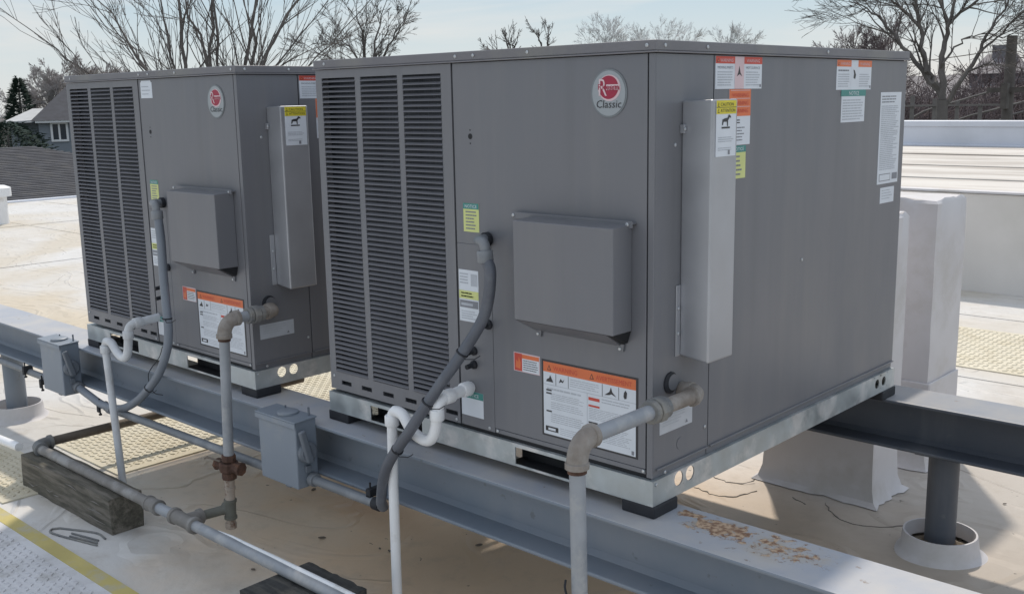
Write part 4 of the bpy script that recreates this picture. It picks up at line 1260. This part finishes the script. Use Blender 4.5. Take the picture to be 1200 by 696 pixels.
f2 = conduit('flexible_conduit', spline([(-2.82, -.10, -.188), (-2.72, -.10, -.208), (-2.60, -.10, -.226), (-2.45, -.10, -.212), (-2.318, -.10, -.157), (-2.215, -.10, -.09), (-2.130, -.10, -.02),
        (-2.06, -.10, .07), (-2.04, -.095, .150), (-2.05, -.09, .245), (-2.062, -.085, .36), (-2.068, -.08, .47), (-2.078, -.078, .545), (-2.085, -.078, .575)], 7), .0156, 'flex',
        'pale grey flexible conduit looping from the far unit to the left disconnect box', 'conduit', f2loc,
        [((-2.815, -.10, -.189), (1, 0, -.2), .0225, .03, 'conduit', 'connector'), ((-2.084, -.078, .567), (-.1, 0, 1), .0205, .030, 'conduit', 'connector'),
         ((-2.135, -.029, .604), (0, 1, 0), .019, .014, 'rubber', 'locknut')])
mb = MB(); mb.tube([Vector(p) - Vector(f2loc) for p in arc((-2.135, -.024, .604), (-2.130, -.076, .608), (-2.100, -.079, .608)) + arc((-2.099, -.079, .608), (-2.084, -.079, .606), (-2.084, -.079, .570))], .0135, 16)
mb.build('elbow', 'conduit', f2, smooth=True)
tie((-2.045, -.093, .20), (0, 0, 1), f2, f2loc); tie((-2.21, -.10, -.085), (1, 0, 1), f2, f2loc)
conduit('rigid_conduit', [(-2.58, -.098, -.232), (-1.405, -.094, -.222)], .0150, 'conduit', 'long grey conduit under the beam edge between the two disconnect boxes', 'conduit', (-2.0, -.1, -.23),
        [((-2.54, -.098, -.2317), (1, 0, 0), .0205, .03, 'conduit', 'connector')])
conduit('rigid_conduit', [(-7.0, -.082, -.222), (-3.02, -.084, -.215)], .0150, 'conduit', 'grey conduit running along the beam at the left edge', 'conduit', (-4.0, -.1, -.23))
def clamp(x, y, z, label):
    t = thing('beam_clamp', label, 'clamp', (x, y, z), 'black clamps holding the conduit to the beam')
    mb = MB(); mb.box(-.010, .010, -.012, .030, -.006, .018); mb.box(-.010, .010, -.012, -.004, -.02, .0)
    mb.build('jaw', 'rubber', t, bevel=.002)
    mb = MB(); mb.tube([(0, -.002, -.034), (0, -.002, .036)], .0032, 8); ring(mb, (0, -.002, -.03), (0, 0, 1), .007, .007, 6); mb.build('bolt', 'rubber', t)
clamp(-.925, -.10, -.176, 'black clamp on the conduit right of the middle box')
clamp(-2.63, -.10, -.24, 'black clamp on the conduit right of the left box')
clamp(-3.17, -.10, -.236, 'black clamp on the conduit just left of the left box')
clamp(-3.34, -.10, -.205, 'black clamp on the conduit farthest left')
# wire loop hanging under the trap of the far unit
mb = MB(); mb.tube(spline([(-2.215, -.03, .06), (-2.212, -.05, .02), (-2.235, -.085, -.04), (-2.20, -.09, -.10), (-2.13, -.09, -.10)], 6), .0016, 5)
tag(mb.build('loose_wire', 'rubber'), 'thin dark wire hanging beside the trap of the far unit', 'wire')

# ------------------------------------------------------------------ litter
def strap():
    t = thing('metal_strap', 'flat bent metal strap lying on the roof before the timber block', 'strap', (-2.10, -.44, -.54))
    mb = MB()
    for k, pts in enumerate(([(-.16, -.02), (-.02, .045), (.06, .045)], [(-.16, -.02), (-.17, -.045), (-.12, -.055), (.09, .0)], [(-.08, -.012), (.055, .022)], [(-.06, -.028), (.07, .010)])):
        mb.tube(spline([(x, y, .004) for x, y in pts], 6), .0035, 6)
    mb.build('bent_wire', 'gasdark', t, smooth=True)
strap()
q = random.Random(21)
for i in range(26):
    x = q.uniform(0.2, 1.2) if i < 14 else q.uniform(-2.2, -.3)
    y = q.uniform(1.3, 3.0) if i < 14 else q.uniform(-.45, .7)
    mb = MB(); a = q.uniform(0, 6.3); s = q.uniform(.006, .014)
    pts = [(-1, 0), (-.4, -.5), (.5, -.45), (1.1, 0), (.4, .5), (-.5, .4)]
    ca, sa = math.cos(a), math.sin(a)
    b = [(s * (u * ca - v * sa), s * (u * sa + v * ca), .001 + .003 * q.random()) for u, v in pts]
    t_ = [(p[0] * .9, p[1] * .9, p[2] + .003) for p in b]
    mb.add(b + t_, [(6, 7, 8, 9, 10, 11)] + [(k, (k + 1) % 6, (k + 1) % 6 + 6, k + 6) for k in range(6)])
    o = mb.build('dry_leaf', 'mainbrown'); o.location = (x, y, -.54)
    tag(o, 'small dry brown leaf lying on the white roof', 'leaf', 'dry leaves scattered on the roof')
# white vent pipe far left
vp = thing('vent_pipe', 'white capped vent pipe standing on the roof at the left edge', 'vent pipe', (-12.87, 3.45, -.54))
mb = MB(); mb.tube([(0, 0, 0), (0, 0, .38)], .13, 20); mb.build('pipe', 'pvc', vp, smooth=True)
mb = MB(); mb.tube([(0, 0, .36), (0, 0, .47), (0, 0, .50)], [.19, .19, .12], 20); mb.build('cap', 'pvc', vp, smooth=True)

# ------------------------------------------------------------------ neighbouring houses
# dark shingled hip roof right behind the roof edge
h1 = thing('bungalow', 'low house whose dark shingled hip roof shows just past the left roof edge', 'house', (-23.7, 2, -6))
def H1(x, y, z): return (x + 23.7, y - 2, z + 6)
mb = MB()
e0, e1 = -1.25, 0.06
xa, xb, ya, yb = -18.9, -28.5, -9.0, 13.2
r0, r1_ = (-23.7, -4.2, e1), (-23.7, 8.45, e1)
v = [H1(xa, ya, e0), H1(xa, yb, e0), H1(xb, yb, e0), H1(xb, ya, e0), H1(*r0), H1(*r1_)]
v2 = [(p[0], p[1], p[2] - .15) for p in v]
mb.add(v + v2, [(0, 1, 5, 4), (1, 2, 5), (2, 3, 4, 5), (3, 0, 4), (6, 10, 11, 7), (7, 11, 8), (8, 11, 10, 9), (9, 10, 6), (0, 6, 7, 1), (1, 7, 8, 2), (2, 8, 9, 3), (3, 9, 6, 0)])
mb.build('roof', 'shingle', h1)
mb = MB()
for k in range(44):   # shingle courses on the facing slope
    t0 = k / 44 + rnd.uniform(-.003, .003)
    x = xa + (r0[0] - xa) * t0; z = e0 + (e1 - e0) * t0
    y0_, y1_ = ya + (r0[1] - ya) * t0, yb + (r1_[1] - yb) * t0
    p = H1(x, y0_, z); p2 = H1(x, y1_, z)
    mb.add([(p[0] + .01, p[1], p[2] + .002), (p2[0] + .01, p2[1], p2[2] + .002), (p2[0] + .01, p2[1], p2[2] + .008), (p[0] + .01, p[1], p[2] + .008),
            (p[0] - .11, p[1], p[2] + .027), (p2[0] - .11, p2[1], p2[2] + .027)], [(0, 1, 2, 3), (3, 2, 5, 4)])
c_ = mb.build('shingle_courses', 'shingle', h1)
mb = MB(); mb.box(-4.1, 4.1, -10.2, 10.4, 0, 4.5); mb.build('wall', 'siding', h1)
# blue-grey house with a white-framed window
hd_ = math.atan2(1.27, .56)
h2 = thing('blue_grey_house', 'blue grey house with white framed window and dark gable roof beyond the shingles', 'house', (-40.1, 15.6, -6), rz=hd_)
# local x runs along the facade to the right, local y away from the viewer
mb = MB(); mb.box(0, 9, 0, 7, 0, 6.40); mb.build('wall', 'siding', h2)
mb = MB(); mb.box(-1.0, -.02, .6, 6, 0, 6.36); mb.build('wing_wall', 'siding', h2)
wnd = MB(); wnd.box(.42, .50, -.06, .02, 5.62, 6.38); wnd.box(.98, 1.06, -.06, .02, 5.62, 6.38); wnd.box(.5, .98, -.06, .02, 6.30, 6.38); wnd.box(.5, .98, -.06, .02, 5.62, 5.70); wnd.box(.70, .77, -.05, .02, 5.7, 6.3)
wf = wnd.build('window', 'trimw', h2)
mb = MB(); mb.box(.5, .98, -.015, -.005, 5.70, 6.30); mb.build('pane', 'glass', wf)
mb = MB(); mb.box(-.1, 9.2, -.28, -.02, 6.36, 6.46); mb.build('fascia', 'trimw', h2)
mb = MB()
mb.add([(-.25, -.32, 6.45), (9.3, -.32, 6.45), (9.3, 3.5, 8.2), (1.6, 3.5, 8.2), (-.25, 7.3, 6.45), (9.3, 7.3, 6.45)], [(0, 1, 2, 3), (3, 2, 5, 4), (0, 3, 4), (1, 5, 2)])
mb.build('roof', 'shingle2', h2)
mb = MB(); mb.hexa([(-1.25, .1, 6.36), (-.12, -.25, 6.42), (.75, 2.2, 6.86), (-.2, 2.6, 6.84)], [(-1.25, .1, 6.42), (-.12, -.25, 6.48), (.75, 2.2, 6.93), (-.2, 2.6, 6.91)])
mb.build('porch_roof', 'shinglelit', h2)
# darker roof between the two
h3 = thing('garage', 'small dark roofed garage between the shingled bungalow and the blue grey house', 'garage', (-31.5, 13.0, -6), rz=hd_)
mb = MB(); mb.box(-.6, 5, 0, 4, 0, 4.75); mb.build('wall', 'siding', h3)
mb = MB(); mb.add([(-.9, -.4, 4.7), (5.4, -.4, 4.7), (5.4, 2, 5.55), (.1, 2, 5.55), (-.9, 4.4, 4.7), (5.4, 4.4, 4.7)], [(0, 1, 2, 3), (3, 2, 5, 4), (0, 3, 4), (1, 5, 2)])
mb.build('roof', 'shingle2', h3)
# hazy houses behind the thicket at right
hb = math.atan2(-.9, 1) + R(60)
for (x, y, w, zt, zr, lab) in ((-16.9, 50.0, 2.2, 7.7, 8.9, 'grey house with a square chimney top behind the big tree at right'),):
    t = thing('far_house', lab, 'house', (x, y, -6), 'far houses', rz=R(17))
    mb = MB(); mb.box(0, w, 0, 6, 0, zt); mb.build('wall', 'farhouse', t)
    mb = MB(); mb.add([(-.3, -.3, zt), (w + .3, -.3, zt), (w + .3, 6.3, zt), (-.3, 6.3, zt), (w * .2, 2, zr - .25), (w * .8, 2, zr - .25), (w * .8, 4, zr - .25), (w * .2, 4, zr - .25)], [(0, 1, 5, 4), (1, 2, 6, 5), (2, 3, 7, 6), (3, 0, 4, 7), (4, 5, 6, 7)])
    rf_ = mb.build('roof', 'farhouse', t)
    mb = MB(); mb.box(w * .3, w * .75, 1.5, 3, zr - .5, zr + .15); mb.build('chimney', 'farhouse', rf_)
for (x, y, w, zt, zr, lab) in ((-21.5, 42, 3.4, 5.6, 7.4, 'pale gabled house just right of the near unit, behind bare stems'),):
    t = thing('far_house', lab, 'house', (x, y, -6), 'far houses', rz=R(28))
    mb = MB(); mb.box(0, w, 0, 6, 0, zt); mb.build('wall', 'fence', t)
    mb = MB(); mb.add([(-.2, -.2, zt), (w + .2, -.2, zt), (w / 2, -.2, zr), (-.2, 6, zt), (w + .2, 6, zt), (w / 2, 6, zr)], [(0, 1, 2), (0, 2, 5, 3), (1, 4, 5, 2), (3, 5, 4)])
    mb.build('roof', 'farhouse', t)
t = thing('far_shed', 'long low brown building almost hidden behind the thicket at right', 'building', (-22, 47, -6), 'far houses', rz=R(8))
mb = MB(); mb.box(0, 16, 0, 7, 0, 6.5); mb.build('wall', 'brownwall', t)
mb = MB(); mb.add([(-.4, -.4, 6.45), (16.4, -.4, 6.45), (16.4, 3.5, 7.7), (-.4, 3.5, 7.7), (-.4, 7.4, 6.45), (16.4, 7.4, 6.45)], [(0, 1, 2, 3), (3, 2, 5, 4), (0, 3, 4), (1, 5, 2)])
mb.build('roof', 'farhouse', t)
# fence posts and rails
ft = thing('wooden_fence', 'grey fence with posts and rails behind the parapet just right of the near unit', 'fence', (-11.0, 25.5, -6), rz=R(16))
for i in range(7):
    mb = MB(); mb.box(i * .55 - .05, i * .55 + .05, -.05, .05, 0, 7.0 - .08 * i); mb.build('post', 'fence', ft)
for z in (6.15, 6.55):
    mb = MB(); mb.box(-.2, 3.4, -.09, -.052, z, z + .05); mb.build('rail', 'fence', ft)
# utility pole
up_ = thing('utility_pole', 'weathered wooden utility pole with a crossarm at the right edge', 'utility pole', (-7.2, 24.73, -6))
mb = MB(); mb.tube([(0, 0, 0), (0, 0, 8.2)], [.16, .12], 12); mb.build('pole', 'pole', up_, smooth=True)
mb = MB(); mb.box(-.45, .45, -.16, -.09, 6.88, 7.0); mb.build('crossarm', 'pole', up_)
mb = MB(); mb.box(-.07, .07, -.32, -.12, 6.5, 7.1); mb.build('bracket', 'pole', up_)
for k, (z0, x1_, y1_, z1_) in enumerate(((7.7, 10, 34, 8.6), (6.95, 6, -3, 9.0), (7.9, -30, 34, 8.2))):
    mb = MB(); pts = [(x1_ * t, y1_ * t, z0 + (z1_ - z0) * t - 1.2 * t * (1 - t)) for t in [i / 14 for i in range(15)]]
    mb.tube(pts, .012, 4); mb.build('wire', 'pole', up_)

# ------------------------------------------------------------------ bare trees
def grow(mb, p, d, r, length, depth, q, spread=0.5, up=0.12, ns=5, wig=0.12, kids=(2, 4), rmin=.006, shrink=.62):
    segs = 4 if depth > 1 else 3
    pts = [p.copy()]; rs = [r]
    dd = d.normalized()
    st = length / segs
    for i in range(segs):
        dd = (dd + Vector((q.gauss(0, wig), q.gauss(0, wig), q.gauss(0, wig) + up * .3))).normalized()
        p = p + dd * st
        pts.append(p.copy()); rs.append(max(rmin, r * (1 - .5 * (i + 1) / segs)))
    mb.tube(pts, rs, ns if depth > 1 else 3, caps=False)
    if depth <= 0: return
    for k in range(q.randint(*kids) + (1 if depth > 2 else 0)):
        t = q.uniform(.3, 1.0); i = min(segs - 1, int(t * segs)); f = t * segs - i
        b = pts[i].lerp(pts[i + 1], f)
        ax = Vector((q.gauss(0, 1), q.gauss(0, 1), q.gauss(0, 1))).normalized()
        nd = (dd + ax * spread * q.uniform(.6, 1.4) + Vector((0, 0, up))).normalized()
        grow(mb, b, nd, max(rmin, rs[i] * .62), length * shrink * q.uniform(.7, 1.15), depth - 1, q, spread, up, max(3, ns - 1), wig, kids, rmin, shrink)
    grow(mb, pts[-1], dd, rs[-1], length * shrink, depth - 1, q, spread, up, max(3, ns - 1), wig, kids, rmin, shrink)

def limb_tree(name, label, base, limbs, m, seed, r0, group, side_len, depth=3, dens=6, rmin=.008, top_r=.02, spread=.55, up=.14, junction=None):
    """limbs: lists of world points a limb passes through"""
    t = thing(name, label, 'tree', base, group)
    q = random.Random(seed)
    B = Vector(base)
    J = Vector(junction) - B if junction else None
    trunk = MB()
    if J: trunk.tube([Vector((0, 0, 0)), J * .5 + Vector((.08, 0, 0)), J], [r0 * 1.25, r0, r0 * .9], 10)
    else: trunk.tube([Vector((0, 0, 0)), Vector((0, 0, .6))], [r0 * 1.2, r0], 10)
    trunk.build('trunk', m, t, smooth=True)
    crown = MB()
    for li, (pts, lr) in enumerate(limbs):
        P = [Vector(p) - B for p in pts]
        # extra points so the limb wavers like a real one
        S = spline(P, 5)
        S = [s_ + Vector((q.gauss(0, .02), q.gauss(0, .05), q.gauss(0, .02))) * (0 < i < len(S) - 1) for i, s_ in enumerate(S)]
        n_ = len(S)
        rs = [max(top_r, lr * (1 - i / n_) ** .8) for i in range(n_)]
        L_ = MB(); L_.tube(S, rs, 7, caps=False)
        L_.build('limb', m, t, smooth=True)
        for i in range(2, n_ - 1):
            if q.random() > dens / n_ * 2.2 * (i / n_ + .35): continue
            dd = (S[i + 1] - S[i]).normalized()
            ax = Vector((q.gauss(0, 1), q.gauss(0, 1), q.gauss(0, .6))).normalized()
            nd = (dd + ax * spread * q.uniform(.8, 1.6)).normalized()
            grow(crown, S[i], nd, max(rmin, rs[i] * .55), side_len * q.uniform(.6, 1.2), depth, q, spread, up, 4, .10, (2, 3), rmin)
        grow(crown, S[-1], (S[-1] - S[-2]), rs[-1], side_len * .9, depth, q, spread, up, 4, .10, (2, 3), rmin)
    crown.build('crown', m, t)
    return t

# big many-stemmed tree behind the far unit
JB = (-19.15, 10.6, -1.2)
tips = [(-20.45, 8.12, 2.91), (-20.9, 7.6, 2.4), (-20.08, 8.89, 3.6), (-19.89, 9.25, 4.3), (-19.68, 9.65, 4.9), (-19.41, 10.12, 5.4), (-19.1, 10.65, 5.6),
        (-18.9, 10.96, 5.4), (-18.62, 11.39, 5.3), (-18.35, 11.79, 5.0), (-18.04, 12.23, 4.3), (-17.82, 12.52, 3.3), (-18.0, 12.4, 2.7)]
q = random.Random(11)
limbs = []
for i, tp in enumerate(tips):
    a = Vector(JB) + Vector((q.uniform(-.15, .15), q.uniform(-.5, .5), 0)); b = Vector(tp) + Vector((q.uniform(-1.5, 1.5), q.uniform(-.3, .3), 0))
    side = b - a; 
    m1 = a + side * .28 + Vector((0, -side.y * .06, .25)); m2 = a + side * .62 + Vector((0, -side.y * .05, .2))
    limbs.append(([a, m1, m2, b], q.uniform(.035, .068)))
limb_tree('bare_tree', 'large bare many-stemmed tree rising behind the far unit', (-19.2, 10.6, -6), limbs, 'bark', 5, .38, 'bare winter trees', 1.25, 2, 8, .0045, .010, .42, .10, junction=JB)
# spreading tree at right
J = (-7.87, 22.39, 0.75)
limbs = [([J, (-8.55, 22.1, 1.80), (-9.1, 21.85, 2.5), (-9.73, 21.61, 3.05)], 0.062),
         ([J, (-8.25, 22.25, 1.6), (-8.40, 22.2, 2.45), (-8.75, 22.04, 3.75)], 0.081),
         ([(-8.38, 22.2, 2.35), (-8.75, 22.05, 2.75), (-9.3, 21.8, 3.3)], 0.043),
         ([J, (-7.95, 22.4, 1.7), (-7.79, 22.43, 2.57), (-7.61, 22.49, 3.85)], 0.087),
         ([(-7.8, 22.43, 2.4), (-8.05, 22.3, 3.0), (-8.3, 22.2, 3.8)], 0.037),
         ([(-7.75, 22.4, 2.5), (-7.3, 22.6, 2.9), (-7.0, 22.7, 3.3), (-6.4, 22.9, 3.3)], 0.037),
         ([(-7.87, 22.39, .55), (-7.35, 22.6, 1.5), (-7.0, 22.72, 2.3), (-6.53, 22.86, 3.25)], 0.062),
         ([(-7.2, 22.62, 1.75), (-6.8, 22.8, 2.2), (-6.2, 22.9, 2.9)], 0.031),
         ([(-7.95, 22.4, 1.45), (-7.6, 22.5, 2.0), (-7.2, 22.6, 2.15), (-6.7, 22.8, 2.1)], 0.028)]
limb_tree('bare_tree', 'spreading bare tree with thick forked limbs behind the parapet at right', (-7.8, 22.4, -6), limbs, 'bark', 9, .135, 'bare winter trees', .95, 3, 6, .0040, .010, .6, .03, junction=J)
# small round-headed tree left of centre
J = (-27.95, 22.22, 1.2)
limbs = [([J, (-28.1, 22.0, 2.3), (-28.55, 21.5, 3.2)], .07), ([J, (-28.05, 22.15, 2.8), (-28.2, 22.0, 4.0)], .08), ([J, (-27.8, 22.4, 2.7), (-27.6, 22.7, 4.1)], .07), ([J, (-27.6, 22.7, 2.6), (-27.1, 23.2, 3.7)], .06),
         ([(-28.3, 21.6, 1.4), (-28.6, 21.3, 2.3), (-29.2, 20.9, 2.7)], .05)]
limb_tree('bare_tree', 'small bare round-headed tree left of centre above the near unit', (-28.0, 22.2, -6), limbs, 'bark', 3, .16, 'bare winter trees', 0.8, 3, 6, .006, .014, .6, .02, junction=J)
def little(x, y, z0, z1, spread_w, label, seed, m='barkfar', depth=3, r_=.10, nl=5, rmin=.014):
    q = random.Random(seed)
    B = (x, y, -6)
    J = (x, y, z0)
    limbs = []
    for i in range(nl):
        a = q.uniform(-1, 1)
        e = Vector((x + a * spread_w * .75, y + a * spread_w * .66 + q.uniform(-.5, .5), z1 - abs(a) * (z1 - z0) * .35))
        mid = (Vector(J) + e) / 2 + Vector((0, 0, .2))
        limbs.append(([J, mid, e], r_ * q.uniform(.5, .9)))
    return limb_tree('bare_tree', label, B, limbs, m, seed, r_ * 1.3, 'bare winter trees', (z1 - z0) * .27, depth, 5, rmin * .6, rmin, .6, .04, junction=J)
little(-29.2, 31.1, 1.9, 3.6, .8, 'small pollarded bare tree just left of the middle of the sky line', 31, 'bark', 2, .16, 3)
little(-31.5, 35.8, 2.6, 4.5, .3, 'thin upright bare tree with a twiggy head near the middle', 32, 'bark', 2, .10, 2)
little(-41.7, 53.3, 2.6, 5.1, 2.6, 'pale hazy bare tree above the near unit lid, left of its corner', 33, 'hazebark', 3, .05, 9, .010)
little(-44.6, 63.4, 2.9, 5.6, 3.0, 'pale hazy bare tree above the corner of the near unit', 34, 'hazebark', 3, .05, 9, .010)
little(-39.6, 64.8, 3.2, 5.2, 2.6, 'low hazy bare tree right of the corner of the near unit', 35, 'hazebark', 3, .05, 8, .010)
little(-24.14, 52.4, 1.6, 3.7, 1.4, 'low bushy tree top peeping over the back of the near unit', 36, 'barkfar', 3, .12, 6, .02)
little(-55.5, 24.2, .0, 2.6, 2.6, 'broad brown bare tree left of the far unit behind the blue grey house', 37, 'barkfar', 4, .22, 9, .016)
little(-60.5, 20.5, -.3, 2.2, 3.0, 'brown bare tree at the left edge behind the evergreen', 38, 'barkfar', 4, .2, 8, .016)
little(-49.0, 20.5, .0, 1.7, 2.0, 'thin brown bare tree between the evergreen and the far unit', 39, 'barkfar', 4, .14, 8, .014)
little(-12.6, 30.2, -.6, 2.2, 1.1, 'dark bare tree close beside the back edge of the near unit', 40, 'barkbrush', 3, .08, 7, .010)
little(-7.6, 33.0, -.8, 1.8, 1.6, 'dark bare tree low behind the utility pole', 41, 'barkbrush', 3, .08, 8, .010)
little(-10.0, 36.0, -.6, 1.9, 1.8, 'dark bare tree behind the trunk of the spreading tree', 42, 'barkbrush', 3, .08, 8, .010)

# distant woods as single masses
def wood(name, label, pts, m, seed, n, hr, ztop, r_=.05):
    q = random.Random(seed)
    mb = MB()
    for i in range(n):
        t = q.random() * (len(pts) - 1); k = int(t); f = t - k
        b = Vector(pts[k]).lerp(Vector(pts[k + 1]), f)
        b += Vector((q.gauss(0, hr), q.gauss(0, hr), 0))
        h_ = (ztop(f + k) if callable(ztop) else ztop) + 6
        h_ *= q.uniform(.70, 1.03)
        b.z = -6
        # stem and a fan of twigs
        top = b + Vector((q.gauss(0, .3), q.gauss(0, .3), h_ * .72))
        mb.tube([b, top], [r_ * 1.6, r_], 3, caps=False)
        for j in range(13):
            s0_ = b.lerp(top, q.uniform(.5, 1))
            e = s0_ + Vector((q.gauss(0, 1.0), q.gauss(0, 1.0), abs(q.gauss(.28, .16)) * h_ * .55)) * .9
            e.z = min(e.z, -6 + h_)
            mid = (s0_ + e) / 2 + Vector((q.gauss(0, .12), q.gauss(0, .12), 0))
            mb.tube([s0_, mid, e], [r_ * .55, r_ * .4, r_ * .22], 3, caps=False)
            for l_ in range(3):
                s1 = mid.lerp(e, q.random())
                mb.tube([s1, s1 + Vector((q.gauss(0, .45), q.gauss(0, .45), abs(q.gauss(0, .45))))], [r_ * .25, r_ * .15], 3, caps=False)
    o = mb.build(name, m)
    o['kind'] = 'stuff'; o['label'] = label
    return o
wood('distant_wood', 'brown bare wood along the horizon at left', [(-90, 14, 0), (-86, 24, 0), (-82, 33, 0), (-76, 44, 0), (-66, 60, 0)], 'barkfar', 50, 520, 3.2, lambda t: 1.9 + .4 * math.sin(t * 2.3), .06)
wood('bare_thicket', 'dense dark brown thicket of bare stems behind the parapet at right', [(-16.5, 35, 0), (-12, 31, 0), (-8, 31, 0), (-3, 31.5, 0)], 'barkbrush', 51, 900, 1.5, lambda t: 1.75 + .3 * math.sin(t * 4), .04)
wood('bare_thicket', 'second row of dark thicket farther back at right', [(-24, 44, 0), (-16, 40, 0), (-9, 40, 0), (-2, 41, 0)], 'barkbrush', 52, 700, 1.8, lambda t: 2.0 + .3 * math.sin(t * 5), .06)
# fallen pale branches leaning in the thicket
q = random.Random(77)
for i, (a, b) in enumerate((((-10.2, 26.5, .25), (-7.9, 27.2, 1.05)), ((-9.3, 26.8, .05), (-7.2, 27.4, .75)), ((-8.2, 27.0, .1), (-7.0, 27.3, .55)))):
    mb = MB(); a, b = Vector(a), Vector(b)
    mb.tube(spline([a + Vector((-1, -.1, -1.2)), a, a.lerp(b, .5) + Vector((0, 0, .05)), b], 4), .03, 5)
    tag(mb.build('leaning_branch', 'fence'), ('pale leaning branch highest in the thicket at right', 'long pale leaning branch across the middle of the thicket', 'short pale leaning branch beside the utility pole')[i], 'branch', 'pale branches leaning in the thicket')

# evergreens at left
def evergreen(x, y, z0, z1, w, label, seed, shape='cone'):
    t = thing('evergreen_tree' if shape == 'cone' else 'evergreen_bush', label, 'tree' if shape == 'cone' else 'bush', (x, y, -6), 'evergreens at the left edge')
    q = random.Random(seed)
    mb = MB(); mb.tube([(0, 0, 0), (0, 0, z1 + 6 - .3)], [.16, .03], 8); mb.build('trunk', 'bark', t)
    mb = MB()
    for i in range(5200 if shape == 'cone' else 6500):
        h_ = q.random() ** .8
        z = z0 + (z1 - z0) * h_
        rr = w * (1 - h_) ** .8 + .06 if shape == 'cone' else w * math.sqrt(max(0, 1 - (h_ * 1.0) ** 3)) * (0.8 + .2 * math.sin(h_ * 9))
        a = q.uniform(0, 6.283)
        lump = 1 + .22 * math.sin(a * 5 + z * 3) + .12 * math.sin(a * 11 - z * 7)
        rad = rr * lump * q.random() ** .35
        c = Vector((rad * math.cos(a), rad * math.sin(a), z + 6 + q.gauss(0, .05)))
        out = Vector((math.cos(a), math.sin(a), q.uniform(-.2, .5))).normalized()
        sd_ = out.orthogonal().normalized() * q.uniform(.02, .045)
        l_ = q.uniform(.10, .22)
        mb.add([c - sd_, c + sd_, c + out * l_], [(0, 1, 2)])
    mb.build('crown', 'green', t)
evergreen(-45.0, 17.0, -3.0, 2.15, 1.35, 'dark cone shaped evergreen at the left above the porch roof', 61)
evergreen(-34.5, 12.2, -4.0, .42, 1.9, 'low rounded green evergreen bush at the left edge before the blue grey house', 62, 'round')
